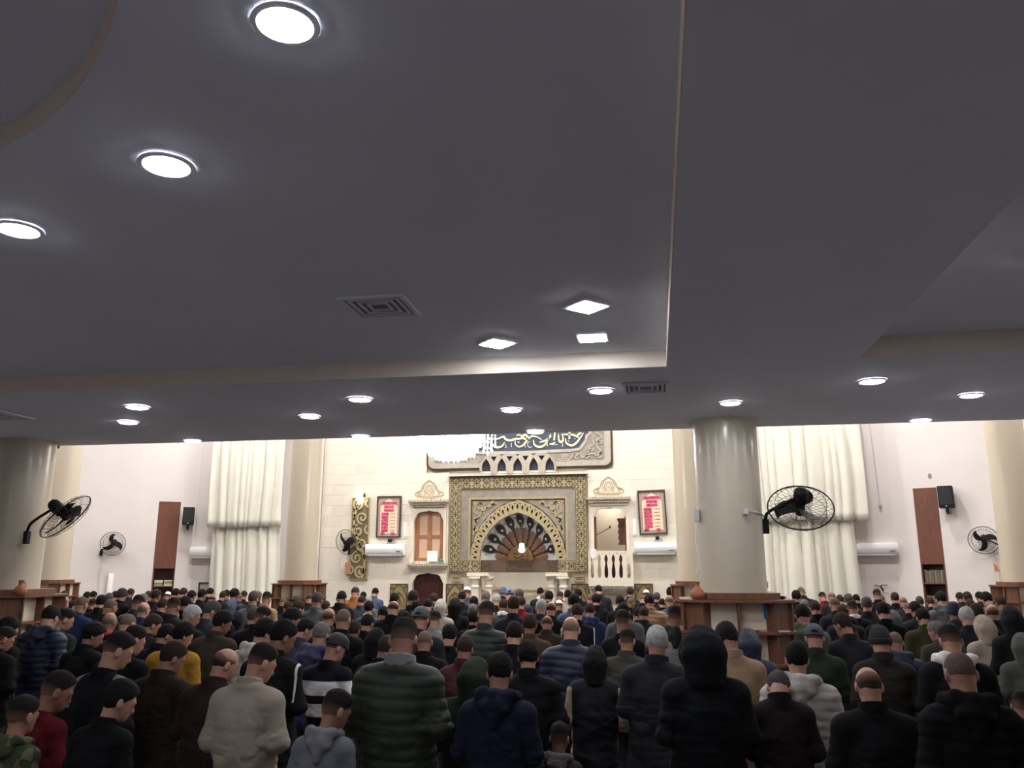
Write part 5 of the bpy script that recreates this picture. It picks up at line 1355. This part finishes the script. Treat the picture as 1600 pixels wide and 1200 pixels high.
PEOPLE = [
(-12.38,16.21,1.676,'N','p','charcoal','','person in charcoal jacket, far rows below left pillar fan'),
(-13.01,17.78,1.614,'D','p','black','','person in black jacket, far rows below left wall fan, leftmost'),
(-14.15,19.58,1.579,'D','p','charcoal','','person in charcoal jacket, far rows below left wall fan, leftmost'),
(-11.52,15.98,1.524,'F','p','black','','person in black jacket, far rows below left wall fan, second from left'),
(-8.08,10.94,1.755,'S','p','blue','','person in blue jacket, middle rows below left wall fan'),
(-8.78,11.45,1.746,'B','p','brown','','person in brown jacket, middle rows below left pillar fan'),
(-10.99,13.85,1.654,'N','p','navy','','person in navy jacket, middle rows below left pillar fan'),
(-11.34,15.04,1.520,'D','p','black','','person in black jacket, far rows below left pillar fan'),
(-9.96,14.03,1.654,'D','p','black','','person in black jacket, far rows below left wall fan, rightmost'),
(-11.53,16.49,1.626,'G','p','charcoal','','person in charcoal jacket, far rows below left wall fan, second from left'),
(-12.36,17.88,1.628,'D','p','charcoal','','person in charcoal jacket, far rows below left wall fan, rightmost'),
(-7.52,10.78,1.728,'S','p','charcoal','','person in charcoal jacket, middle rows below left wall fan'),
(-10.58,15.53,1.750,'K:black','p','black','','person in black knit cap and black jacket, far rows below left wall fan'),
(-6.54,9.42,1.620,'B','p','black:red','','person in black jacket with red collar, middle rows below left wall fan'),
(-8.15,11.60,1.568,'N','p','olive','','person in olive green jacket, middle rows below left wall fan'),
(-5.82,8.68,1.647,'S','p','maroon:red','','person in dark maroon jacket with red collar, near rows below left wall fan'),
(-6.69,8.55,1.722,'D','Q','navy','','person in navy quilted hooded jacket, near rows below left pillar fan'),
(-6.90,9.02,1.672,'F','p','green','r','person in dark green jacket, middle rows below left pillar fan'),
(-6.83,8.07,1.616,'D','p','black','r','person in black jacket, near rows below left pillar, right one'),
(-8.40,10.21,1.526,'F','p','charcoal','r','person in charcoal jacket, middle rows below left pillar'),
(-6.50,7.64,1.556,'F','p','black','r','person in black jacket, near rows below left pillar, left one'),
(-5.70,7.90,1.586,'D','p','black','r','person in black jacket, near rows below left wall fan'),
(-4.57,6.87,1.637,'F','p','black','r','person in black jacket, near rows below left bookcase, left one'),
(-13.21,19.72,1.643,'N','p','charcoal','','person in charcoal jacket, far rows below left bookcase, leftmost'),
(-11.64,18.07,1.627,'N','p','black','','person in black jacket, far rows below left bookcase, leftmost'),
(-10.01,15.40,1.650,'G','p','navy','','person in navy jacket, far rows below left bookcase'),
(-8.14,12.37,1.722,'F','p','navy','','person in navy jacket, middle rows below left bookcase'),
(-9.55,15.09,1.745,'N','p','charcoal','','person in charcoal jacket, far rows below left bookcase, second from left'),
(-11.01,17.84,1.621,'k','p','black','','person in white skullcap and black jacket, far rows below left bookcase'),
(-10.09,16.62,1.722,'D','p','charcoal','','person in charcoal jacket, far rows below left bookcase, rightmost'),
(-10.92,18.33,1.696,'N','p','black','','person in black jacket, far rows below left bookcase, second from left'),
(-9.57,16.37,1.690,'D','p','black','','person in black jacket, far rows below left bookcase, rightmost'),
(-9.66,16.96,1.703,'D','p','black','','person in black jacket, far rows below left curtain, leftmost'),
(-10.42,18.63,1.692,'D','p','black','','person in black jacket, far rows below left curtain, second from left'),
(-9.90,17.84,1.570,'B','p','charcoal','','person in charcoal jacket, far rows below left curtain, leftmost'),
(-9.93,18.35,1.627,'N','p','black','','person in black jacket, far rows below left curtain, third from left'),
(-10.96,20.47,1.603,'D','p','charcoal','','person in charcoal jacket, far rows below left curtain, second from left'),
(-8.84,16.81,1.716,'D','h','navy','','person in navy hooded top, far rows below left curtain'),
(-10.26,19.81,1.543,'S','p','charcoal','','person in charcoal jacket, far rows below left curtain, third from left'),
(-10.41,20.30,1.585,'N','p','black','','person in black jacket, far rows below left curtain, rightmost'),
(-7.10,14.23,1.740,'G','p','grey','','person in grey jacket, far rows below left curtain'),
(-7.36,11.35,1.665,'B','p','blue','','person in blue jacket, middle rows below left bookcase'),
(-8.28,13.28,1.632,'N','p','black','','person in black jacket, middle rows below left bookcase, leftmost'),
(-6.54,10.76,1.743,'F','p','charcoal','','person in charcoal jacket, middle rows below left bookcase'),
(-7.41,12.50,1.703,'D','p','black','','person in black jacket, middle rows below left bookcase, rightmost'),
(-6.80,11.21,1.586,'B','p','black','','person in black jacket, middle rows below left bookcase, second from left'),
(-5.66,9.65,1.691,'W','c','black','r','person in black coat, middle rows below left bookcase'),
(-5.68,10.15,1.727,'G','p','navy','r','person in navy jacket, middle rows below left curtain'),
(-6.04,11.16,1.663,'D','p','black','','person in black jacket, middle rows below left curtain, left one'),
(-7.71,14.59,1.592,'H','u','slate','','person in slate blue raised-hood jacket, far rows below left curtain'),
(-6.07,11.66,1.517,'H','u','black','','person in black raised-hood jacket, middle rows below left curtain'),
(-4.79,8.80,1.670,'D','c','dkbrown','r','person in dark brown coat, near rows below left curtain'),
(-5.87,9.18,1.607,'N','c','charcoal','r','person in charcoal coat, middle rows below left bookcase'),
(-5.27,8.51,1.540,'D','p','black','r','person in black jacket, near rows below left bookcase, right one'),
(-4.62,7.74,1.612,'D','p','mustard','r','person in mustard yellow jacket, near rows below left bookcase'),
(-5.18,10.42,1.640,'G','c','charcoal','','person in charcoal coat, middle rows below left curtain'),
(-3.69,7.57,1.661,'D','Q','white','r','person in white quilted hooded jacket, near rows below left curtain'),
(-9.10,18.44,1.628,'G','p','charcoal','','person in charcoal jacket, far rows below left curtain, rightmost'),
(-7.11,14.74,1.716,'F','p','tan','','person in tan jacket, far rows below left curtain'),
(-7.68,16.73,1.560,'S','p','black','','person in black jacket, far rows below far left column, left one'),
(-6.96,15.35,1.524,'N','p','charcoal','','person in charcoal jacket, far rows below far left column'),
(-7.00,15.85,1.627,'G','p','black','','person in black jacket, far rows below far left column, right one'),
(-7.23,17.04,1.618,'C:black','p','charcoal','','person in black cap and charcoal jacket, far rows below far left column'),
(-5.42,13.07,1.756,'G','p','grey','','person in grey jacket, middle rows below far left column'),
(-5.57,12.58,1.632,'N','p','charcoal','r','person in charcoal jacket, middle rows below far left column'),
(-4.89,9.97,1.668,'F','p','black','r','person in black jacket, middle rows below left curtain, right one'),
(-4.31,9.54,1.669,'D','p','black','r','person in black jacket, middle rows below far left column'),
(-6.40,15.87,1.520,'N','p','maroon','','person in dark maroon jacket, far rows below far left column'),
(-5.68,14.80,1.732,'D','p','black','','person in black jacket, far rows below left timetable, left one'),
(-6.71,18.34,1.739,'C:black','p','orange','','person in black cap and orange tan jacket, far rows below left timetable'),
(-6.95,20.40,1.667,'D','p','slate','','person in slate blue jacket, far rows below left timetable'),
(-7.37,20.74,1.563,'D','p','black','','person in black jacket, far rows below left timetable, right one'),
(-6.56,18.83,1.515,'W','p','grey','','person in grey jacket, far rows below left timetable'),
(-6.18,17.29,1.577,'N','p','navy','','person in navy jacket, far rows below left timetable'),
(-5.09,14.65,1.560,'D','p','navy:white','','person in navy jacket with white collar, far rows below left timetable'),
(-4.17,10.47,1.645,'B','p','maroon','','person in dark maroon jacket, middle rows below left timetable'),
(-3.41,8.98,1.707,'S','p','black','','person in black jacket, near rows below left timetable, left one'),
(-3.61,10.32,1.570,'D','p','black','','person in black jacket, middle rows below left timetable, leftmost'),
(-3.59,9.82,1.521,'N','p','charcoal','','person in charcoal jacket, middle rows below left timetable'),
(-3.96,9.13,1.578,'D','p','navy','r','person in navy jacket, middle rows below far left column'),
(-2.98,6.41,1.727,'D','p','black:stripe','r','person in black jacket with white sleeve piping, near rows below left curtain'),
(-3.26,7.97,1.612,'G','h','indigo','','person in navy and indigo hooded top, near rows below far left column'),
(-4.03,12.24,1.580,'D','p','navy','','person in navy jacket, middle rows below left timetable'),
(-4.76,15.06,1.695,'D','p','charcoal','','person in charcoal jacket, far rows below left timetable'),
(-3.82,13.09,1.792,'N','p','charcoal','','person in charcoal jacket, middle rows below dark arched door'),
(-4.31,16.19,1.667,'N','p','black','','person in black jacket, far rows below dark arched door, right one'),
(-4.02,17.88,1.757,'k','p','slate','','person in white skullcap and slate blue jacket, far rows below left mihrab columns'),
(-4.02,17.38,1.663,'D','p','black','','person in black jacket, far rows below left mihrab columns, left one'),
(-3.60,16.66,1.584,'D','p','black','','person in black jacket, far rows below left mihrab columns, right one'),
(-3.28,16.23,1.707,'G','p','charcoal','','person in charcoal jacket, far rows below left mihrab columns, right one'),
(-2.91,15.45,1.671,'W','p','charcoal','','person in charcoal jacket, far rows below mihrab niche, left one'),
(-3.73,20.60,1.705,'K:slate','p','charcoal','','person in slate knit cap and charcoal jacket, far rows below mihrab niche'),
(-2.76,16.01,1.762,'C:slate','p','slate','','person in slate cap and slate blue jacket, far rows below mihrab niche'),
(-2.66,14.71,1.606,'N','p','navy:white','','person in navy jacket with white collar, far rows below mihrab niche'),
(-3.74,11.81,1.689,'B','p','black','','person in black jacket, middle rows below left timetable, second from left'),
(-3.47,13.48,1.653,'H','u','white','','person in white raised-hood jacket, middle rows below dark arched door'),
(-3.88,14.18,1.627,'D','p','black','','person in black jacket, far rows below dark arched door, left one'),
(-3.63,12.61,1.652,'D','p','black','','person in black jacket, middle rows below dark arched door'),
(-3.35,13.98,1.658,'H','u','black','','person in black raised-hood jacket, middle rows below left mihrab columns'),
(-3.15,14.45,1.537,'G','p','charcoal','','person in charcoal jacket, far rows below left mihrab columns, left one'),
(-2.68,12.37,1.520,'D','p','black','','person in black jacket, middle rows below left mihrab columns'),
(-1.79,8.88,1.789,'F','q','greenblack','','person in green-black quilted jacket, near rows below left mihrab columns'),
(-2.40,8.49,1.748,'C:charcoal','p','charcoal','','person in charcoal cap and charcoal jacket, near rows below dark arched door'),
(-3.42,11.38,1.552,'D','p','black','','person in black jacket, middle rows below left timetable, rightmost'),
(-2.94,11.10,1.577,'F','p','ltgrey','','person in light grey jacket, middle rows below dark arched door'),
(-2.27,9.23,1.520,'D','s','black','','person in black sweater, middle rows below left mihrab columns'),
(-2.21,8.01,1.555,'S','p','black','','person in black jacket, near rows below dark arched door'),
(-1.75,7.70,1.525,'N','p','maroon','','person in dark maroon jacket, near rows below left mihrab columns'),
(-1.36,8.11,1.629,'D','p','black','','person in black jacket, near rows below mihrab niche, left one'),
(-2.67,16.60,1.737,'G','p','navy','','person in navy jacket, far rows below mihrab niche'),
(-2.82,20.71,1.683,'D','p','charcoal:white','','person in charcoal jacket with white collar, far rows below mihrab niche'),
(-2.60,19.59,1.584,'G','p','charcoal','','person in charcoal jacket, far rows below mihrab niche, right one'),
(-2.26,17.94,1.663,'D','p','black','','person in black jacket, far rows below mihrab niche'),
(-2.31,20.48,1.607,'C:black','p','black','','person in black cap and black jacket, far rows below right mihrab columns'),
(-2.01,19.40,1.663,'D','p','beige','','person in beige jacket, far rows below right mihrab columns'),
(-1.94,16.99,1.520,'k','p','charcoal','','person in white skullcap and charcoal jacket, far rows below right mihrab columns'),
(-1.81,19.88,1.667,'D','p','black','','person in black jacket, far rows below right mihrab columns'),
(-1.37,20.60,1.743,'D','p','charcoal','','person in charcoal jacket, far rows below white balcony, second from left'),
(-1.40,18.09,1.630,'S','p','charcoal','','person in charcoal jacket, far rows below white balcony, leftmost'),
(-1.17,16.73,1.643,'D','p','black','','person in black jacket, far rows below white balcony, leftmost'),
(-1.34,13.78,1.725,'D','p','slate','','person in slate blue jacket, middle rows below right mihrab columns'),
(-1.75,12.91,1.672,'W','p','navy','','person in navy jacket, middle rows below mihrab niche'),
(-1.54,12.45,1.671,'B','p','black','','person in black jacket, middle rows below right mihrab columns'),
(-2.00,11.89,1.749,'N','p','charcoal','','person in charcoal jacket, middle rows below mihrab niche'),
(-2.42,15.17,1.636,'N','p','red','','person in dark red jacket, far rows below mihrab niche'),
(-1.07,11.61,1.661,'N','p','black:stripe','','person in black jacket with white sleeve piping, middle rows below right mihrab columns'),
(-1.04,13.35,1.603,'N','h','blue','','person in blue hooded top, middle rows below white balcony'),
(-0.67,15.61,1.654,'D','p','black','','person in black jacket, far rows below white balcony, second from left'),
(-0.55,16.84,1.594,'S','p','black','r','person in black jacket, far rows below white balcony, rightmost'),
(-0.46,12.17,1.661,'D','p','grey','','person in grey jacket, middle rows below white balcony'),
(-0.64,20.75,1.697,'N','p','charcoal','','person in charcoal jacket, far rows below white balcony, rightmost'),
(-1.44,11.22,1.535,'B','p','dkbrown','','person in dark brown jacket, middle rows below mihrab niche'),
(-1.46,9.80,1.614,'N','p','brown','','person in brown jacket, middle rows below mihrab niche'),
(-0.80,7.98,1.700,'B','q','navy','','person in navy quilted jacket, near rows below right mihrab columns'),
(-0.39,9.54,1.684,'F','s','black','','person in black sweater, middle rows below white balcony'),
(-0.31,8.48,1.557,'F','p','olivegrey','','person in olive grey jacket, near rows below white balcony'),
(-0.31,14.04,1.511,'D','p','charcoal','','person in charcoal jacket, far rows below right timetable, left one'),
(-0.32,19.51,1.569,'S','p','black','','person in black jacket, far rows below right timetable, leftmost'),
(-0.24,20.39,1.647,'k','p','charcoal','','person in white skullcap and charcoal jacket, far rows below right timetable'),
(-0.12,14.65,1.696,'D','q','tan','','person in tan quilted jacket, far rows below right timetable'),
(-0.01,19.93,1.601,'G','p','charcoal','','person in charcoal jacket, far rows below right timetable, right one'),
(0.30,19.50,1.726,'D','p','black','','person in black jacket, far rows below right timetable, rightmost'),
(0.22,15.75,1.677,'B','p','slate','','person in slate blue jacket, far rows below right timetable'),
(0.11,18.45,1.508,'D','p','black','','person in black jacket, far rows below right timetable, second from left'),
(0.19,9.94,1.720,'F','Q','ltgrey:blackhood','','person in light grey quilted hooded jacket with black hood, middle rows below right timetable'),
(-0.22,13.55,1.552,'N','p','charcoal','','person in charcoal jacket, middle rows below right timetable'),
(2.68,17.36,1.722,'D','p','black','','person in black jacket, far rows below right curtain, leftmost'),
(3.34,20.75,1.733,'S','p','charcoal','','person in charcoal jacket, far rows below right curtain, leftmost'),
(3.75,20.39,1.613,'F','p','red','','person in dark red jacket, far rows below right curtain'),
(3.71,19.22,1.663,'B','p','charcoal','','person in charcoal jacket, far rows below right curtain, third from left'),
(3.78,18.71,1.598,'N','p','black','','person in black jacket, far rows below right curtain, rightmost'),
(3.69,17.55,1.655,'G','p','charcoal','','person in charcoal jacket, far rows below right curtain, rightmost'),
(4.54,20.72,1.558,'D','p','black','','person in black jacket, far rows below right air conditioner, leftmost'),
(4.66,19.36,1.703,'F','p','black','','person in black jacket, far rows below right air conditioner, second from left'),
(5.03,20.45,1.568,'G','p','charcoal','','person in charcoal jacket, far rows below right air conditioner, second from left'),
(3.31,14.49,1.687,'G','p','charcoal','','person in charcoal jacket, far rows below right air conditioner, leftmost'),
(2.68,13.64,1.711,'S','p','charcoal','','person in charcoal jacket, middle rows below right curtain, leftmost'),
(2.50,14.32,1.629,'N','p','black','','person in black jacket, far rows below right curtain, second from left'),
(2.65,16.19,1.586,'G','p','charcoal','','person in charcoal jacket, far rows below right curtain, second from left'),
(3.01,14.06,1.641,'F','p','black:white','','person in black jacket with white collar, far rows below right curtain'),
(2.67,13.14,1.599,'N','p','charcoal','','person in charcoal jacket, middle rows below right curtain, second from left'),
(1.97,9.52,1.671,'N','p','charcoal','l','person in charcoal jacket, middle rows below right curtain, rightmost'),
(1.66,10.31,1.722,'D','h','sage','','person in sage green hooded top, middle rows below right curtain'),
(2.93,11.93,1.699,'D','p','black','','person in black jacket, middle rows below right air conditioner'),
(1.39,8.16,1.637,'C:charcoal','p','green','','person in charcoal cap and dark green jacket, near rows below right curtain'),
(2.14,10.01,1.518,'F','p','slatedk','l','person in dark slate jacket, middle rows below right curtain'),
(1.85,7.74,1.646,'K:black','p','olivedk','','person in black knit cap and dark olive jacket, near rows below right air conditioner'),
(3.28,12.81,1.564,'H','u','camo','','person in mottled camouflage raised-hood jacket, middle rows below right air conditioner'),
(2.33,9.13,1.520,'S','h','navy','','person in navy hooded top, middle rows below right air conditioner'),
(4.89,18.90,1.650,'N','p','black','','person in black jacket, far rows below right air conditioner, third from left'),
(4.74,17.74,1.618,'B','p','charcoal','','person in charcoal jacket, far rows below right air conditioner, rightmost'),
(4.48,16.51,1.541,'S','p','black','','person in black jacket, far rows below right air conditioner, rightmost'),
(5.56,19.56,1.555,'G','p','charcoal','','person in charcoal jacket, far rows below right bookcase'),
(5.64,19.05,1.545,'N','p','black','','person in black jacket, far rows below right bookcase'),
(4.75,15.47,1.749,'D','h','grey','','person in grey hooded top, far rows below right bookcase'),
(3.81,13.61,1.652,'D','p','charcoal','','person in charcoal jacket, middle rows below right bookcase'),
(6.61,20.22,1.623,'N','p','charcoal','','person in charcoal jacket, far rows below far right column, leftmost'),
(6.08,18.20,1.685,'N','p','black','','person in black jacket, far rows below far right column'),
(6.86,19.76,1.649,'D','p','charcoal','','person in charcoal jacket, far rows below far right column, rightmost'),
(5.93,16.72,1.711,'D','p','grey','','person in grey jacket, far rows below far right column, leftmost'),
(5.95,17.70,1.566,'N','p','charcoal','','person in charcoal jacket, far rows below far right column, second from left'),
(6.87,19.26,1.532,'G','p','grey','','person in grey jacket, far rows below far right column, second from left'),
(5.75,15.65,1.685,'N','p','grey','','person in grey jacket, far rows below far right column, rightmost'),
(3.99,11.71,1.699,'N','p','black','','person in black jacket, middle rows below far right column'),
(4.42,12.40,1.675,'B','p','charcoal','','person in charcoal jacket, middle rows below far right column'),
(3.88,12.21,1.695,'K:navy','p','navy','','person in navy knit cap and navy jacket, middle rows below right bookcase'),
(3.32,11.55,1.637,'D','p','olive','','person in olive green jacket, middle rows below right bookcase'),
(3.70,11.18,1.672,'W','c','charcoal','','person in charcoal coat, middle rows below far right column'),
(3.27,10.84,1.515,'G','p','olivegrey','l','person in olive grey jacket, middle rows below right bookcase'),
(2.28,7.32,1.693,'F','h','black:whitehood','','person in black hooded top with white hood, near rows below right bookcase'),
(3.63,10.44,1.619,'H','u','beige','','person in beige raised-hood jacket, middle rows below far right column'),
(3.73,9.94,1.738,'H','u','black','','person in black raised-hood jacket, middle rows below far right column'),
(3.47,9.06,1.520,'H','u','greyolive','','person in grey green raised-hood jacket, middle rows below far right column'),
(0.82,8.26,1.579,'H','u','navy','','person in navy raised-hood jacket, near rows below near right pillar'),
(-3.86,5.61,1.680,'F','s','black:raglan','r','person in black sweater with grey sleeves, rearmost row below left wall fan'),
(-3.72,6.10,1.577,'N','p','brownblack','r','person in very dark brown jacket, rearmost row below left bookcase'),
(-3.13,5.81,1.573,'B','c','brownblack','r','person in very dark brown coat, rearmost row below left curtain'),
(-2.66,5.41,1.635,'F','P','beige','r','person in beige padded jacket, rearmost row below left curtain'),
(-2.82,7.16,1.579,'C:black','s','stripes','r','person in black cap and black and white striped sweater, near rows below left timetable'),
(-2.94,8.69,1.521,'H','u','black','','person in black raised-hood jacket, near rows below left timetable'),
(-2.49,7.58,1.525,'N','p','black','r','person in black jacket, near rows below left timetable, right one'),
(-1.65,5.45,1.803,'F','q','greendk','','person in dark green quilted jacket, rearmost row below left timetable'),
(-1.28,5.94,1.520,'H','u','green','','person in dark green raised-hood jacket, rearmost row below left mihrab columns'),
(-1.00,5.41,1.599,'D','h','navydk','','person in dark navy hooded top, rearmost row below mihrab niche'),
(-1.02,6.79,1.558,'D','p','black','','person in black jacket, near rows below mihrab niche, right one'),
(-0.52,7.10,1.510,'H','u','varsity','','person in black beige-sleeved raised-hood jacket, near rows below white balcony'),
(-0.02,6.84,1.684,'W','c','charcoal','','person in charcoal coat, near rows below right timetable'),
(0.28,5.75,1.748,'H','u','blackbig','','person in black raised-hood jacket, rearmost row below near right pillar'),
(0.56,7.02,1.708,'D','c','tan','','person in tan coat, near rows below near right pillar'),
(0.77,6.03,1.451,'G','c','maroonblack','b','person in maroon-black coat, rearmost row below near right pillar'),
(0.97,6.50,1.609,'D','Q','white','','person in white quilted hooded jacket, near rows below right curtain'),
(1.23,5.50,1.556,'B','c','black','','person in black coat, rearmost row below right air conditioner'),
(1.64,5.15,1.683,'S','Q','black','','person in black quilted hooded jacket, rearmost row below far right column'),
(-3.85,4.78,1.362,'F','h','camokid','K','small person in green camouflage hooded top, rearmost row below left pillar'),
(-3.98,5.17,1.458,'F','s','redkid','rK','small person in dark red sweater, rearmost row below left pillar fan'),
(-3.37,4.95,1.445,'D','p','black','rK','small person in black jacket, rearmost row below left wall fan'),
(-2.02,5.13,1.390,'F','h','greyblue','rK','small person in grey and blue hooded top, rearmost row below left timetable'),
(-1.40,6.48,1.335,'N','h','green','K','small person in dark green hooded top, near rows below left mihrab columns'),
(-0.67,5.77,1.135,'F','h','furhood','K','small person in dark fur-trimmed hooded top, rearmost row below right mihrab columns'),
(2.51,6.80,1.266,'F','p','black','rK','small person in black jacket, near rows below far right column'),
]

prng = random.Random(11)
near_used = {}
def slot(o, m):
    o.material_slots[0].link = 'OBJECT'; o.material_slots[0].material = m
for X, Y, top, head, jt, col, fl, label in PEOPLE:
    kid = 'K' in fl
    p = 3 if 'r' in fl else 4 if 'l' in fl else 5 if 'b' in fl else (0 if jt == 'u' else prng.choice((0, 0, 1, 2)))
    if kid and p in (0, 1): p = 2
    bm_, mtop = get_body(p, kid)
    extra = .032 if jt == 'u' else .012
    sc = top/(mtop+extra)
    near = Y < 9.0
    t = thing('person', label, 'person', (X, Y-.05*sc, 0), R(prng.uniform(-7, 7)), 'worshippers standing in rows')
    t.scale = (sc, sc, sc)
    b = link('body', bm_, t); tone = prng.choice((0, 0, 1, 1, 2)); slot(b, M_SKIN[tone])
    hm = head_matrix(p, kid)
    h0 = head[0]
    kind, hmat = {'D': (prng.choice(('short', 'curly', 'short')), H_BLACK), 'N': ('short', H_BROWN), 'F': ('fade', H_FADE), 'B': ('bald', prng.choice(FRINGE)), 'S': ('buzz', H_BUZZ), 'G': ('short', prng.choice((H_GREY, H_DGREY))), 'W': ('short', H_WHITE)}.get(h0, (None, None))
    if h0 == 'C': kind, hmat = 'cap', mat('cap_'+head[2:], CAPC[head[2:]], .8, bump=.2, bscale=150)
    if h0 == 'K': kind, hmat = 'beanie', mat('beanie_'+head[2:], CAPC[head[2:]], .95, bump=.5, bscale=90)
    if head == 'k': kind, hmat = 'kufi', mat('kufi_white', (232, 230, 226), .9, bump=.2, bscale=90)
    if kind:
        o = link(get_hair(kind).name.split('.')[0], get_hair(kind), t); o.matrix_local = hm; slot(o, hmat)
        if kind in ('cap', 'kufi', 'beanie'):
            o2 = link('hair', get_hair('buzz'), t); o2.matrix_local = hm; slot(o2, H_FADE)
    base, _, acc = col.partition(':')
    cm = cloth(base)
    if acc == 'stripe': cm = pattern_mat('cloth_black_piped', CL[base], (206, 200, 190), 'stripe')
    if acc == 'raglan': cm = pattern_mat('cloth_black_raglan', CL[base], (112, 112, 116), 'raglan')
    gk = PJ[jt]
    seed = 0
    if near:
        near_used[gk] = near_used.get(gk, 0)+1; seed = near_used[gk] % (4 if gk == 'plain' else 2)
    j = link('jacket' if gk in ('plain', 'quilt', 'pad') else gk, garment(gk, near, seed), t); slot(j, cm)
    wd = prng.uniform(.94, 1.10)
    if kid: wd = .96
    if col in ('blackbig', 'greendk'): wd = 1.08
    j.scale = (wd, prng.uniform(.95, 1.1), 1)
    nk = {'p': 'collar', 'c': 'collar', 'q': 'collar', 'P': 'collar', 's': 'crew', 'h': 'hood_down', 'Q': 'hood_down', 'u': 'hood_up'}[jt]
    if col == 'blackbig': nk = 'hood_up_big'
    n_ = link('hood' if 'hood' in nk else 'collar', neckwear(nk, near), j)
    ac = {'red': (176, 40, 56), 'white': (220, 216, 210), 'blackhood': (26, 26, 28), 'whitehood': (214, 208, 202)}.get(acc)
    nm_ = mat('accent_'+acc, ac, .85, bump=.2, bscale=140) if ac else cm
    if acc in ('stripe', 'raglan') or base in ('varsity', 'stripes'): nm_ = cloth('black')
    if base == 'greyblue': nm_ = mat('hood_grey', (112, 113, 118), .9, bump=.25, bscale=120)
    if base == 'furhood': nm_ = mat('fur_trim', (96, 92, 88), .95, bump=1.0, bscale=60, var=.4, vscale=30)
    if base == 'indigo': nm_ = mat('hood_indigo', (48, 48, 78), .9, bump=.25, bscale=120)
    if base == 'greendk': nm_ = mat('collar_grey', (118, 118, 122), .9, bump=.25, bscale=120)
    slot(n_, nm_)
    tr = link('trousers', trousers(), t); slot(tr, mat('trouser_%s' % ('jeans' if prng.random() < .3 else 'dark'), (44, 50, 66) if prng.random() < .3 else (38, 38, 42), .9))
print('people done', len(PEOPLE))
